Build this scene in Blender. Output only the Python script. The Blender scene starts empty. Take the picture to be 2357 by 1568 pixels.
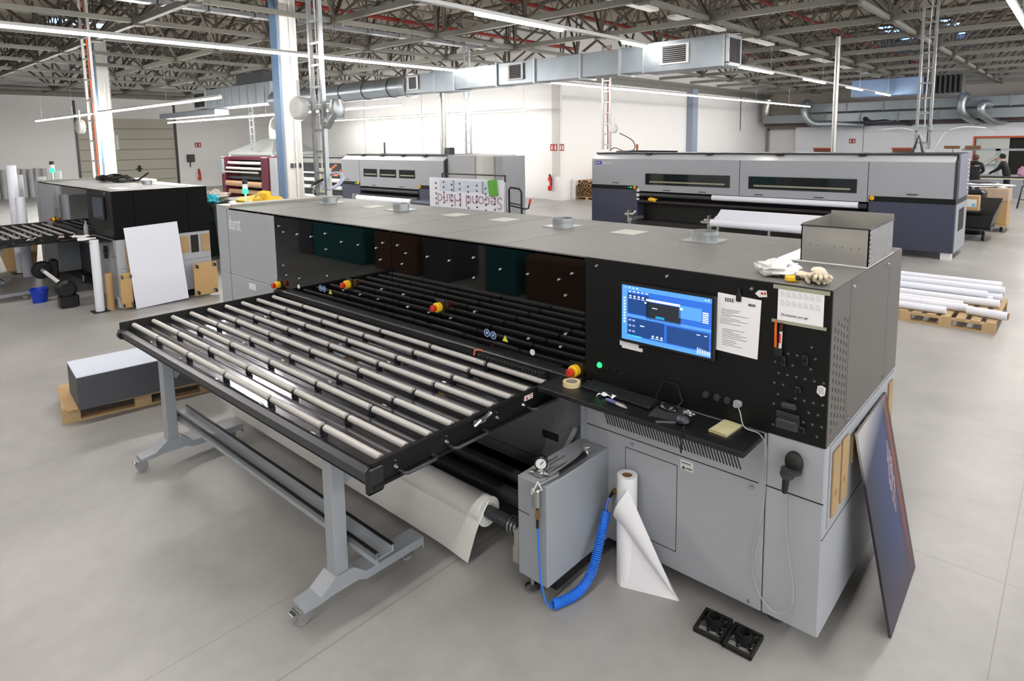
import bpy, math, random
from mathutils import Vector, Matrix, noise
random.seed(7)
S = bpy.context.scene
COL = S.collection
PI = math.pi

# ------------------------------------------------------------------ materials
def lin(h):
    h = h.lstrip('#'); r = []
    for i in (0, 2, 4):
        c = int(h[i:i+2], 16) / 255
        r.append(c/12.92 if c <= .04045 else ((c+.055)/1.055)**2.4)
    return (*r, 1)
MATS = {}
def mat(name, col, rough=.5, metal=0, var=0, scale=4, bump=0, bscale=40, emit=None, es=1, alpha=None, spec=None, trans=0, rvar=0, stretch=None):
    if name in MATS: return MATS[name]
    m = bpy.data.materials.new(name); m.use_nodes = True
    nt = m.node_tree; b = nt.nodes['Principled BSDF']
    c = lin(col)
    b.inputs['Base Color'].default_value = c
    b.inputs['Roughness'].default_value = rough
    b.inputs['Metallic'].default_value = metal
    if spec is not None: b.inputs['Specular IOR Level'].default_value = spec
    if trans: b.inputs['Transmission Weight'].default_value = trans
    if emit:
        b.inputs['Emission Color'].default_value = lin(emit); b.inputs['Emission Strength'].default_value = es
    if var or bump or rvar:
        tc = nt.nodes.new('ShaderNodeTexCoord'); mp = nt.nodes.new('ShaderNodeMapping')
        nt.links.new(tc.outputs['Object'], mp.inputs['Vector'])
        if stretch: mp.inputs['Scale'].default_value = stretch
    if var or rvar:
        n = nt.nodes.new('ShaderNodeTexNoise'); n.inputs['Scale'].default_value = scale; n.inputs['Detail'].default_value = 5
        nt.links.new(mp.outputs[0], n.inputs['Vector'])
    if var:
        mx = nt.nodes.new('ShaderNodeMix'); mx.data_type = 'RGBA'
        mx.inputs['A'].default_value = tuple(max(0, x*(1-var)) for x in c[:3]) + (1,)
        mx.inputs['B'].default_value = tuple(min(1, x*(1+var)) for x in c[:3]) + (1,)
        nt.links.new(n.outputs['Fac'], mx.inputs['Factor']); nt.links.new(mx.outputs['Result'], b.inputs['Base Color'])
    if rvar:
        mr = nt.nodes.new('ShaderNodeMapRange'); mr.inputs['To Min'].default_value = max(0.02, rough-rvar); mr.inputs['To Max'].default_value = min(1, rough+rvar)
        nt.links.new(n.outputs['Fac'], mr.inputs['Value']); nt.links.new(mr.outputs[0], b.inputs['Roughness'])
    if bump:
        n2 = nt.nodes.new('ShaderNodeTexNoise'); n2.inputs['Scale'].default_value = bscale; n2.inputs['Detail'].default_value = 3
        nt.links.new(mp.outputs[0], n2.inputs['Vector'])
        bp = nt.nodes.new('ShaderNodeBump'); bp.inputs['Strength'].default_value = bump; bp.inputs['Distance'].default_value = .01
        nt.links.new(n2.outputs['Fac'], bp.inputs['Height']); nt.links.new(bp.outputs[0], b.inputs['Normal'])
    MATS[name] = m
    return m
M = dict(
 grey=mat('painted_grey', '#a1a4a9', .45, 0, .05, 3), greyd=mat('grey_table_paint', '#93989d', .4, 0, .04, 6),
 top=mat('lid_grey', '#686766', .5, .0, .08, 2.5, rvar=.08, spec=.3), darkmetal=mat('dark_side_panel', '#57514e', .34, .35, .05, 3),
 black=mat('black_paint', '#0b0c0d', .42, 0, .05, 3, spec=.3), blackm=mat('black_matt', '#0c0d0c', .6), blackp=mat('black_plastic', '#131416', .35, 0, 0, bump=.2, bscale=60),
 glossblack=mat('tinted_black_window', '#040506', .035, 0, spec=.6), slot=mat('dark_gap', '#050505', .8),
 steel=mat('bright_steel', '#c4c6c8', .22, .95), zinc=mat('galvanised_sheet', '#a6abad', .38, .75, .22, 9, rvar=.12),
 zincb=mat('galvanised_duct', '#8f979e', .36, .7, .2, 3.5, rvar=.1), galv=mat('brushed_zinc', '#b4b3ae', .32, .75, .14, 4, rvar=.08),
 rollerm=mat('grey_roller_sleeve', '#aeaca8', .4, .0, .03, 20), bed=mat('polished_bed_plate', '#7d7d84', .13, .9, .3, 5, rvar=.06, stretch=(1, 8, 1)),
 rail=mat('dark_anodised_rail', '#3d3e42', .4, .4, .06, 10), white=mat('white_plastic', '#dddddb', .4), paper=mat('white_paper', '#e8e8ea', .7, 0, .02, 6),
 paperroll=mat('media_roll_paper', '#dcdad6', .6, 0, .02, 3), wall=mat('white_wall_paint', '#e6e5e3', .8, 0, .03, .6), wallup=mat('upper_wall', '#b2aaa0', .85, 0, .06, .5),
 office=mat('office_block_panel', '#e4e7ec', .6, 0, .02, .6), deck=mat('roof_deck', '#8f8578', .85, 0, .22, .35), truss=mat('truss_steel', '#77766f', .55, .2, .15, 2),
 truss2=mat('truss_web_steel', '#57524b', .6, .2, .2, 2), red=mat('red_sprinkler_pipe', '#8c2a22', .45, 0, .1, 3), navy=mat('navy_cabinet', '#393d50', .45, 0, .05, 3),
 silver=mat('silver_grey_hood', '#9b9da3', .42, .15, .03, 2), yellow=mat('yellow_plastic', '#e8b51c', .4), redp=mat('red_plastic', '#c2281e', .4), amber=mat('orange_plastic', '#d8641e', .4),
 wood=mat('pale_wood', '#b59a72', .7, 0, .25, 6, bump=.3, bscale=30, stretch=(1, 5, 1)), mdf=mat('brown_fibreboard', '#a58a62', .75, 0, .14, 8), card=mat('cardboard', '#b39468', .8, 0, .1, 3),
 tube=mat('cardboard_tube', '#a08062', .8, 0, .12, 10), blue=mat('blue_hose', '#2372e0', .3), bucket=mat('blue_bucket', '#0f35ad', .4), brass=mat('brass', '#a07c45', .3, .85),
 rubber=mat('black_rubber', '#101010', .6), caster=mat('grey_caster', '#8f9294', .5), led=mat('strip_light_diffuser', '#ffffff', .5, emit='#fffaf5', es=38), led2=mat('far_strip_light_diffuser', '#ffffff', .5, emit='#fffcf8', es=27), led3=mat('left_strip_light_diffuser', '#ffffff', .5, emit='#fffcf8', es=85),
 green=mat('green_signal_lamp', '#2fe087', .4, emit='#08e858', es=2.6), greenled=mat('green_button_lamp', '#30d070', .4, emit='#10d860', es=1), clear=mat('clear_plastic', '#e9eef0', .15, trans=.6),
 cream=mat('cream_plastic', '#cfc9ac', .5), skin=mat('skin', '#b98a6e', .6), hair=mat('hair', '#4a3022', .8), cloth=mat('black_clothing', '#101214', .85), jeans=mat('dark_jeans', '#1b2130', .85),
 pillarblue=mat('blue_grey_column_cladding', '#7f9dc0', .5, 0, .1, 2), orange=mat('orange_cable', '#d9683a', .5), burg=mat('burgundy_paint', '#55182b', .4), binm=mat('dark_green_bin', '#12211b', .5),
 yellowbag=mat('yellow_sack', '#d8b01c', .6, 0, .15, 9), teal=mat('teal_tarpaulin', '#0f6b6b', .6, 0, .1, 2), brown=mat('brown_board', '#6d4a30', .7), charcoal=mat('charcoal_sheet', '#55555c', .6),
 glass=mat('printer_viewing_window', '#1c2324', .05, 0, spec=.6), screenoff=mat('dim_screen', '#3a4356', .1), doorp=mat('sectional_door_panel', '#b5b2a2', .6, 0, .04, 1), dark=mat('dark_opening', '#20201c', .9),
 signred=mat('sign_brown_red', '#a23a2c', .5), extred=mat('extinguisher_red', '#c01d1d', .3), bluelight=mat('blue_skylight', '#9fc6ff', .5, emit='#7fb6ff', es=1.6), film=mat('glossy_film_blue', '#3c5fa8', .1),
 stack=mat('grey_sheet_edges', '#4a4c52', .6, 0, .2, 4, stretch=(1, 1, 40)), board=mat('bright_white_board', '#dfe2ec', .45), wrap=mat('grey_wrapped_roll', '#b3b3b5', .5, 0, .2, 5),
 ink=mat('printed_ink', '#2b2b30', .7), inkgrey=mat('grey_print', '#8b8d92', .7), masking=mat('masking_tape', '#d5c394', .6), tapestrip=mat('tape_strip', '#9a9c88', .5),
 gloves=mat('off_white_work_glove', '#c4b8a2', .9, 0, .12, 25, bump=.4, bscale=80), tan=mat('tan_core', '#8d6a45', .8), pink=mat('pinkish_bundle', '#b98aa6', .8), greenboard=mat('green_printed_board', '#5da23a', .5, 0, .25, 14),
)
# floor: mottled sealed concrete with saw-cut joints
def floor_mat():
    m = bpy.data.materials.new('sealed_concrete'); m.use_nodes = True; nt = m.node_tree; N = nt.nodes.new; L = nt.links.new
    b = nt.nodes['Principled BSDF']
    tc = N('ShaderNodeTexCoord')
    n1 = N('ShaderNodeTexNoise'); n1.inputs['Scale'].default_value = .55; n1.inputs['Detail'].default_value = 7; n1.inputs['Roughness'].default_value = .6
    n2 = N('ShaderNodeTexNoise'); n2.inputs['Scale'].default_value = 6; n2.inputs['Detail'].default_value = 6
    L(tc.outputs['Object'], n1.inputs['Vector']); L(tc.outputs['Object'], n2.inputs['Vector'])
    r1 = N('ShaderNodeValToRGB'); r1.color_ramp.elements[0].position = .3; r1.color_ramp.elements[1].position = .7
    r1.color_ramp.elements[0].color = lin('#8f8e8b'); r1.color_ramp.elements[1].color = lin('#aeadab')
    L(n1.outputs['Fac'], r1.inputs['Fac'])
    mx = N('ShaderNodeMix'); mx.data_type = 'RGBA'; mx.blend_type = 'MULTIPLY'; mx.inputs['Factor'].default_value = .35
    r2 = N('ShaderNodeValToRGB'); r2.color_ramp.elements[0].color = (.72, .72, .72, 1); r2.color_ramp.elements[0].position = .3; r2.color_ramp.elements[1].position = .65
    L(n2.outputs['Fac'], r2.inputs['Fac']); L(r1.outputs['Color'], mx.inputs['A']); L(r2.outputs['Color'], mx.inputs['B'])
    sp = N('ShaderNodeSeparateXYZ'); L(tc.outputs['Object'], sp.inputs[0])
    def joint(out, off, per, w):
        a = N('ShaderNodeMath'); a.operation = 'SUBTRACT'; a.inputs[1].default_value = off; L(out, a.inputs[0])
        p = N('ShaderNodeMath'); p.operation = 'PINGPONG'; p.inputs[1].default_value = per/2; L(a.outputs[0], p.inputs[0])
        c = N('ShaderNodeMath'); c.operation = 'LESS_THAN'; c.inputs[1].default_value = w; L(p.outputs[0], c.inputs[0]); return c
    js = [joint(sp.outputs['X'], -2.333, 5.86, .003), joint(sp.outputs['X'], -1.856, 5.86, .006), joint(sp.outputs['X'], .62, 5.86, .003), joint(sp.outputs['Y'], 1.27, 6.0, .003)]
    acc = js[0]
    for j in js[1:]:
        a = N('ShaderNodeMath'); a.operation = 'MAXIMUM'; L(acc.outputs[0], a.inputs[0]); L(j.outputs[0], a.inputs[1]); acc = a
    s = N('ShaderNodeMath'); s.operation = 'MULTIPLY'; s.inputs[1].default_value = .35; L(acc.outputs[0], s.inputs[0])
    m2 = N('ShaderNodeMix'); m2.data_type = 'RGBA'; L(s.outputs[0], m2.inputs['Factor']); L(mx.outputs['Result'], m2.inputs['A']); m2.inputs['B'].default_value = lin('#55524c')
    L(m2.outputs['Result'], b.inputs['Base Color'])
    mr = N('ShaderNodeMapRange'); mr.inputs['To Min'].default_value = .28; mr.inputs['To Max'].default_value = .5; L(n2.outputs['Fac'], mr.inputs['Value']); L(mr.outputs[0], b.inputs['Roughness'])
    return m
# printed dusk picture on the leaning board: z runs up the board, y across it
def picture_mat():
    m = bpy.data.materials.new('printed_dusk_scene'); m.use_nodes = True; nt = m.node_tree; N = nt.nodes.new; L = nt.links.new
    b = nt.nodes['Principled BSDF']; b.inputs['Roughness'].default_value = .5; b.inputs['Specular IOR Level'].default_value = .25
    tc = N('ShaderNodeTexCoord'); sp = N('ShaderNodeSeparateXYZ'); L(tc.outputs['Object'], sp.inputs[0])
    n = N('ShaderNodeTexNoise'); n.inputs['Scale'].default_value = 14; L(tc.outputs['Object'], n.inputs['Vector'])
    ad = N('ShaderNodeMath'); ad.operation = 'MULTIPLY_ADD'; ad.inputs[1].default_value = .03; L(n.outputs['Fac'], ad.inputs[0]); L(sp.outputs['Y'], ad.inputs[2])
    r = N('ShaderNodeValToRGB'); e = r.color_ramp.elements
    e[0].position = 0; e[0].color = lin('#2a2732'); e[1].position = .25; e[1].color = lin('#2b3654')
    for p, c in ((.50, '#334066'), (.58, '#323148'), (.61, '#6a3a34'), (.635, '#80483a'), (.66, '#4c3536'), (.78, '#3b3434'), (1, '#3a3435')):
        x = e.new(p); x.color = lin(c)
    L(ad.outputs[0], r.inputs['Fac'])
    mr = N('ShaderNodeMapRange'); mr.inputs['From Min'].default_value = .86; mr.inputs['From Max'].default_value = 1.06; 
    s2 = N('ShaderNodeMath'); s2.operation = 'MULTIPLY_ADD'; s2.inputs[1].default_value = -.35; L(sp.outputs['Y'], s2.inputs[0]); L(sp.outputs['Z'], s2.inputs[2])
    s2b = N('ShaderNodeMath'); s2b.operation = 'ADD'; s2b.inputs[1].default_value = .1; L(s2.outputs[0], s2b.inputs[0]); L(s2b.outputs[0], mr.inputs['Value'])
    mx = N('ShaderNodeMix'); mx.data_type = 'RGBA'; L(mr.outputs[0], mx.inputs['Factor']); L(r.outputs['Color'], mx.inputs['A']); mx.inputs['B'].default_value = lin('#a8a6a6')
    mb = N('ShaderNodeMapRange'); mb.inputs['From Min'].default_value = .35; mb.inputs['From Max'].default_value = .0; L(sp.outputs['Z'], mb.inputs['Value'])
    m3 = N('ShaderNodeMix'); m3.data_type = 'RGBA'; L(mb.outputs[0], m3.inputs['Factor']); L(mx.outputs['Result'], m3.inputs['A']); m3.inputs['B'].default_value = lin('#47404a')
    L(m3.outputs['Result'], b.inputs['Base Color'])
    return m

# ------------------------------------------------------------------ mesh builder
class MB:
    def __init__(s): s.v = []; s.f = []
    def add(s, vs, fs):
        o = len(s.v); s.v += [tuple(v) for v in vs]; s.f += [tuple(i+o for i in f) for f in fs]; return s
    def box(s, x0, y0, z0, x1, y1, z1, bev=0):
        if x0 > x1: x0, x1 = x1, x0
        if y0 > y1: y0, y1 = y1, y0
        if z0 > z1: z0, z1 = z1, z0
        if bev:
            b = bev; p = []
            for z, k in ((z0, b), (z0+b, 0), (z1-b, 0), (z1, b)):
                X0, X1, Y0, Y1 = x0+k, x1-k, y0+k, y1-k
                p += [(X0+b, Y0, z), (X1-b, Y0, z), (X1, Y0+b, z), (X1, Y1-b, z), (X1-b, Y1, z), (X0+b, Y1, z), (X0, Y1-b, z), (X0, Y0+b, z)]
            f = [tuple(range(7, -1, -1)), tuple(range(24, 32))]
            for l in range(3):
                for i in range(8): f.append((l*8+i, l*8+(i+1) % 8, l*8+8+(i+1) % 8, l*8+8+i))
            return s.add(p, f)
        return s.add([(x0, y0, z0), (x1, y0, z0), (x1, y1, z0), (x0, y1, z0), (x0, y0, z1), (x1, y0, z1), (x1, y1, z1), (x0, y1, z1)],
                     [(3, 2, 1, 0), (4, 5, 6, 7), (0, 1, 5, 4), (1, 2, 6, 5), (2, 3, 7, 6), (3, 0, 4, 7)])
    def obox(s, c, h, M3):
        c = Vector(c)
        return s.add([c + M3 @ Vector((a*h[0], b*h[1], d*h[2])) for d in (-1, 1) for a, b in ((-1, -1), (1, -1), (1, 1), (-1, 1))],
                     [(3, 2, 1, 0), (4, 5, 6, 7), (0, 1, 5, 4), (1, 2, 6, 5), (2, 3, 7, 6), (3, 0, 4, 7)])
    def tube(s, path, r, n=10, cap=True, hollow=0):
        P = [Vector(p) for p in path]; R = r if isinstance(r, (list, tuple)) else [r]*len(P)
        t = (P[1]-P[0]).normalized(); u = t.orthogonal().normalized(); vs = []
        for i, p in enumerate(P):
            a = P[max(i-1, 0)]; b = P[min(i+1, len(P)-1)]
            t = (b-a).normalized() if (b-a).length > 1e-9 else t
            u = (u - t*u.dot(t)); u = u.normalized() if u.length > 1e-6 else t.orthogonal().normalized(); w = t.cross(u)
            ph = PI/4 if n == 4 else 0
            for k in range(n):
                an = 2*PI*k/n+ph; vs.append(p + (u*math.cos(an)+w*math.sin(an))*R[i])
        fs = [(i*n+k, i*n+(k+1) % n, (i+1)*n+(k+1) % n, (i+1)*n+k) for i in range(len(P)-1) for k in range(n)]
        if cap: fs += [tuple(range(n-1, -1, -1)), tuple(range((len(P)-1)*n, len(P)*n))]
        return s.add(vs, fs)
    def cyl(s, a, b, r, n=16, r2=None): return s.tube([a, b], [r, r if r2 is None else r2], n)
    def pipe(s, a, b, r, ri, n=20):     # hollow tube
        a, b = Vector(a), Vector(b); t = (b-a).normalized(); u = t.orthogonal().normalized(); w = t.cross(u); vs = []
        for p, q in ((a, r), (b, r), (b, ri), (a, ri)):
            for k in range(n): an = 2*PI*k/n; vs.append(p+(u*math.cos(an)+w*math.sin(an))*q)
        fs = [(i*n+k, i*n+(k+1) % n, ((i+1) % 4)*n+(k+1) % n, ((i+1) % 4)*n+k) for i in range(4) for k in range(n)]
        return s.add(vs, fs)
    def lathe(s, prof, c, n=20, axis='z'):
        vs = []
        for r, h in prof:
            for k in range(n):
                a = 2*PI*k/n; q = (r*math.cos(a), r*math.sin(a), h)
                if axis == 'x': q = (h, q[0], q[1])
                if axis == 'y': q = (q[0], h, q[1])
                vs.append((q[0]+c[0], q[1]+c[1], q[2]+c[2]))
        m = len(prof); fs = [(i*n+k, i*n+(k+1) % n, (i+1)*n+(k+1) % n, (i+1)*n+k) for i in range(m-1) for k in range(n)]
        fs += [tuple(range(n-1, -1, -1)), tuple(range((m-1)*n, m*n))]
        return s.add(vs, fs)
    def prism(s, poly, axis, a, b):     # polygon extruded along an axis
        def q(p, t): return (t, p[0], p[1]) if axis == 'x' else ((p[0], t, p[1]) if axis == 'y' else (p[0], p[1], t))
        n = len(poly)
        return s.add([q(p, a) for p in poly]+[q(p, b) for p in poly], [tuple(range(n-1, -1, -1)), tuple(range(n, 2*n))]+[(i, (i+1) % n, n+(i+1) % n, n+i) for i in range(n)])
    def sheet(s, grid, th=.001):        # grid[i][j] of points -> thin solid sheet
        nI, nJ = len(grid), len(grid[0]); P = [[Vector(p) for p in r] for r in grid]; Nn = []
        for i in range(nI):
            for j in range(nJ):
                du = P[min(i+1, nI-1)][j]-P[max(i-1, 0)][j]; dv = P[i][min(j+1, nJ-1)]-P[i][max(j-1, 0)]
                nn = du.cross(dv); Nn.append(nn.normalized() if nn.length > 1e-12 else Vector((0, 0, 1)))
        vs = [P[i][j]+Nn[i*nJ+j]*th/2 for i in range(nI) for j in range(nJ)]+[P[i][j]-Nn[i*nJ+j]*th/2 for i in range(nI) for j in range(nJ)]
        K = nI*nJ; fs = []
        for i in range(nI-1):
            for j in range(nJ-1):
                a, b, c, d = i*nJ+j, i*nJ+j+1, (i+1)*nJ+j+1, (i+1)*nJ+j
                fs += [(a, d, c, b), (a+K, b+K, c+K, d+K)]
        bd = [i*nJ for i in range(nI)]+[(nI-1)*nJ+j for j in range(1, nJ)]+[i*nJ+nJ-1 for i in range(nI-2, -1, -1)]+[j for j in range(nJ-2, 0, -1)]
        for a, b in zip(bd, bd[1:]+bd[:1]): fs.append((a, b, b+K, a+K))
        return s.add(vs, fs)
    def blob(s, c, r, seed=0, amp=.3, fr=2.0, nu=20, nv=12, flat=None):
        vs = []
        for i in range(nv+1):
            th = PI*i/nv
            for k in range(nu):
                ph = 2*PI*k/nu; d = Vector((math.sin(th)*math.cos(ph), math.sin(th)*math.sin(ph), math.cos(th)))
                q = 1+amp*noise.noise(d*fr+Vector((seed*7.1, seed*3.3, seed)))*1.6
                p = Vector((c[0]+d.x*r[0]*q, c[1]+d.y*r[1]*q, c[2]+d.z*r[2]*q))
                if flat is not None: p.z = max(p.z, flat)
                vs.append(p)
        fs = [(i*nu+k, (i+1)*nu+k, (i+1)*nu+(k+1) % nu, i*nu+(k+1) % nu) for i in range(nv) for k in range(nu)]
        return s.add(vs, fs)
    def build(s, name, m, parent=None, label=None, cat=None, group=None, kind=None, smooth=False, loc=None):
        o0 = Vector((0, 0, 0)); p = parent
        while p is not None: o0 += Vector(p.location); p = p.parent
        if loc is not None: o0 += Vector(loc)
        me = bpy.data.meshes.new(name); me.from_pydata([tuple(Vector(v)-o0) for v in s.v], [], s.f); me.update()
        me.materials.append(m if not isinstance(m, str) else M[m])
        if smooth:
            for pl in me.polygons: pl.use_smooth = True
            try: me.set_sharp_from_angle(angle=math.radians(38))
            except Exception: pass
        o = bpy.data.objects.new(name, me); COL.objects.link(o)
        if loc is not None: o.location = loc
        if parent is not None: o.parent = parent
        tag(o, label, cat, group, kind); return o
def tag(o, label=None, cat=None, group=None, kind=None):
    if label: o['label'] = label
    if cat: o['category'] = cat
    if group: o['group'] = group
    if kind: o['kind'] = kind
    return o
def thing(name, loc, label, cat, group=None):
    o = bpy.data.objects.new(name, None); COL.objects.link(o); o.location = loc; o.empty_display_size = .1
    return tag(o, label, cat, group)
def kids(o): return [c for c in COL.objects if c.parent == o]
def copy_tree(o, parent=None):
    c = o.copy(); COL.objects.link(c); c.parent = parent
    for k in kids(o): copy_tree(k, c)
    return c
def dup(o, loc, label=None, group=None):
    c = copy_tree(o); c.location = loc
    if label: c['label'] = label
    if group: c['group'] = group
    return c
def shift(o, d): return Vector(o.location)+Vector(d)
def struct(name, mb, m): return mb.build(name, m, kind='structure')
def text(txt, name, m, parent, loc, size, rot, ext=.001, sx=1, label=None, shear=0, mirror=False, align='LEFT'):
    cu = bpy.data.curves.new('t', 'FONT'); cu.body = txt; cu.size = size; cu.extrude = ext; cu.align_x = align; cu.shear = shear
    t = bpy.data.objects.new('t', cu); COL.objects.link(t); bpy.context.view_layer.update()
    me = bpy.data.meshes.new_from_object(t.evaluated_get(bpy.context.evaluated_depsgraph_get()))
    bpy.data.objects.remove(t)
    mt = Matrix.Translation(loc) @ rot.to_4x4() @ Matrix.Diagonal((-sx if mirror else sx, 1, 1, 1))
    b = MB(); b.v = [tuple(mt @ v.co) for v in me.vertices]; b.f = [tuple(p.vertices) for p in me.polygons]
    bpy.data.meshes.remove(me)
    return b.build(name, m, parent, label)
RX = Matrix.Rotation(PI/2, 3, 'X')                      # text facing -y
RXP = Matrix.Rotation(PI/2, 3, 'Z') @ RX                # text facing +x

# ------------------------------------------------------------------ camera
cam = bpy.data.cameras.new('camera'); co = bpy.data.objects.new('camera', cam); COL.objects.link(co); S.camera = co
r, d, f = (.743969, .668078, -.013474), (.070332, -.098341, -.992664), (-.664503, .737564, -.120150)
co.matrix_world = Matrix(((r[0], -d[0], -f[0], .79214), (r[1], -d[1], -f[1], -2.96997), (r[2], -d[2], -f[2], 2.5), (0, 0, 0, 1)))
cam.sensor_width = 36; cam.lens = 1455/2357*36; cam.shift_x = -10.5/2357; cam.shift_y = -284/2357; cam.clip_end = 200

# ------------------------------------------------------------------ hall shell
XL, XW, YW, YB = -38.8, -15.3, 18.0, 40.0
HT = 7.6
o = MB().box(XL, -14, -.1, 12, YB, 0).build('floor', floor_mat(), kind='structure')
struct('ceiling', MB().box(XL-.3, -14, HT, 12, YB+.3, HT+.15), 'deck')
struct('wall_left', MB().box(XL-.25, -14, 0, XL, 6.5, HT).box(XL-.25, 11.4, 0, XL, YW+.3, HT).box(XL-.25, 6.5, 4.0, XL, 11.4, HT), 'wall')
struct('wall_back', MB().box(XL, YW, 0, XW-.62, YW+.3, HT), 'wall')
struct('wall_inner', MB().box(XW-.3, YW+.3, 0, XW, YB, HT), 'wall')
struct('wall_far', MB().box(XW-.3, YB, 0, 12, YB+.3, HT), 'wallup')
struct('wall_front', MB().box(XL-.25, -14.3, 0, 12, -14, HT), 'wall')
b = MB().box(XW-.62, YW-.25, 0, XW, YW+.3, HT); struct('corner_column', b, 'wall')
b = MB().box(XW-.52, YW-.27, 1.0, XW-.12, YW-.25, 5); struct('trim_1', b, mat('column_face', '#c4c2be', .7))
# panel joints of the left and back walls
for x in (-24.5, -29.5, -34.5):
    struct('trim_2', MB().box(x, YW-.012, 0, x+.03, YW, 5.1), mat('wall_joint', '#b9b6b0', .7))
# sectional door in the left wall
d1 = MB()
for k in range(7): d1.box(XL-.1, 6.55, .03+k*.57, XL-.06, 11.35, .59+k*.57, .01)
dr = struct('door_1', d1, 'doorp')
MB().box(XL-.06, 6.45, 0, XL+.04, 6.56, 4.9).box(XL-.06, 11.34, 0, XL+.04, 11.45, 4.9).build('door_frame', 'rail', dr)
b = MB()
for k in range(1, 7): b.box(XL-.06, 6.6, .57*k, XL-.05, 11.3, .57*k+.035)
b.build('door_seam', mat('door_seam_grey', '#77756a', .6), dr)
MB().box(XL-.06, 7.9, 3.15, XL-.03, 8.3, 3.25).box(XL-.06, 8.3, 2.3, XL-.04, 8.45, 3.1).build('door_sticker', 'white', dr)
MB().box(XL-.06, 9.3, 1.05, XL+.02, 9.42, 1.4).box(XL-.06, 9.2, 1.2, XL+.05, 9.5, 1.25).build('door_handle', 'blackm', dr)
# far door and office block
d2 = struct('door_2', MB().box(-15.05, YB-.12, 0, -13.3, YB-.05, 2.95), 'wall')
MB().box(-15.15, YB-.16, 0, -15.02, YB, 3.05).box(-15.15, YB-.16, 2.95, -13.2, YB, 3.05).build('door_frame', 'greyd', d2)
ob = struct('wall_office', MB().box(-13.2, YB-.6, 0, -3.85, YB-.02, 3.1).box(-3.85, YB-.6, 2.35, 12, YB-.02, 3.1).box(3.2, YB-.6, 0, 12, YB-.02, 2.35).box(-3.85, YB-.06, 0, 3.2, YB-.02, 2.35), 'office')
MB().box(-9.29, YB-.61, 0, -9.25, YB-.6, 3.1).build('panel_joint', 'inkgrey', ob)
struct('window_1', MB().box(-3.75, YB-.5, .9, -2.3, YB-.45, 2.3), mat('pale_window_board', '#c6cbc6', .4))
struct('window_2', MB().box(-2.3, YB-.4, 0, 3.2, YB-.3, 2.3), 'dark')
struct('trim_3', MB().box(-3.85, YB-.64, 2.3, 3.2, YB-.58, 2.4).box(-3.85, YB-.64, .9, -3.78, YB-.58, 2.3), mat('orange_window_trim', '#c2552f', .5))
for x0, x1 in ((-12.05, -10.9), (-7.7, -6.6)):
    w = struct('window_3', MB().box(x0, YB-.62, 1.0, x1, YB-.59, 1.72), mat('brown_blind', '#7a4a38', .6))
    MB().box(x0-.05, YB-.64, 1.72, x1+.05, YB-.59, 1.8).build('window_frame', mat('orange_window_trim', '#c2552f', .5), w)

# ------------------------------------------------------------------ space-frame roof
ZB, ZT = 5.2, 6.9
xs = [-2.85-3*i for i in range(-4, 12)]; ys = [2.1+3*j for j in range(-2, 13)]
def bar(b, p, q, r): b.tube([p, q], r, 4, cap=False)
for y in ys:
    b = MB(); lo = xs[-1] if y < YW else XW+.5
    X = [x for x in xs if x >= lo]
    b.box(min(X)-2, y-.055, ZB-.06, max(X)+1, y+.055, ZB+.06)
    struct('roof_beam', b, 'truss')
    w = MB(); 
    for x in X:
        for sx in (-1.5, 1.5):
            for sy in (-1.5, 1.5): bar(w, (x, y, ZB), (x+sx, y+sy, ZT), .045)
        w.box(x-.12, y-.12, ZB-.1, x+.12, y+.12, ZB+.1)
        bar(w, (x, y, ZB), (x, y, ZT+.1), .035)
        bar(w, (x-1.5, y-1.5, ZT), (x+1.5, y-1.5, ZT), .05)
        # light lattice purlins above
        for k in range(4):
            xa = x-1.5+k*.75; bar(w, (xa, y-1.5, ZT), (xa+.375, y-1.5, HT-.1), .022); bar(w, (xa+.375, y-1.5, HT-.1), (xa+.75, y-1.5, ZT), .022)
        bar(w, (x-1.5, y-1.5, HT-.08), (x+1.5, y-1.5, HT-.08), .05)
    struct('roof_beam', w, 'truss2')
for x in xs:
    b = MB(); y1 = YW if x < XW else YB
    b.box(x-.045, -4, ZB-.05, x+.045, y1-.3, ZB+.05)
    y = ys[0]-1.5
    while y < y1-1:
        bar(b, (x+1.5, y, ZT), (x+1.5, y+3, ZT), .045)
        for k in range(4):
            ya = y+k*.75; bar(b, (x+1.5, ya, ZT), (x+1.5, ya+.375, HT-.1), .022); bar(b, (x+1.5, ya+.375, HT-.1), (x+1.5, ya+.75, ZT), .022)
        y += 3
    struct('roof_beam', b, 'truss')
# perimeter beams where the roof meets the walls
struct('roof_beam', MB().box(XL, -4, 5.08, XL+.35, YW, 5.45), 'truss'); struct('roof_beam', MB().box(XL, YW-.3, 5.1, XW, YW, 5.35), 'truss')
struct('roof_beam', MB().box(XW, YW, 4.95, XW+.2, YB, 5.2), 'truss')
# skylight bands
for x, y in ((-31.3, 4.05), (-31.3, 4.8), (-31.4, 5.5)):
    struct('window_4', MB().box(x, y, HT-.02, x+1.1, y+.55, HT-.004), 'bluelight')
for x in (-7, -4.5):
    for k in range(2): struct('window_5', MB().box(x, 31+k*4, HT-.02, x+.5, 33.5+k*4, HT-.004), 'bluelight')
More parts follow.
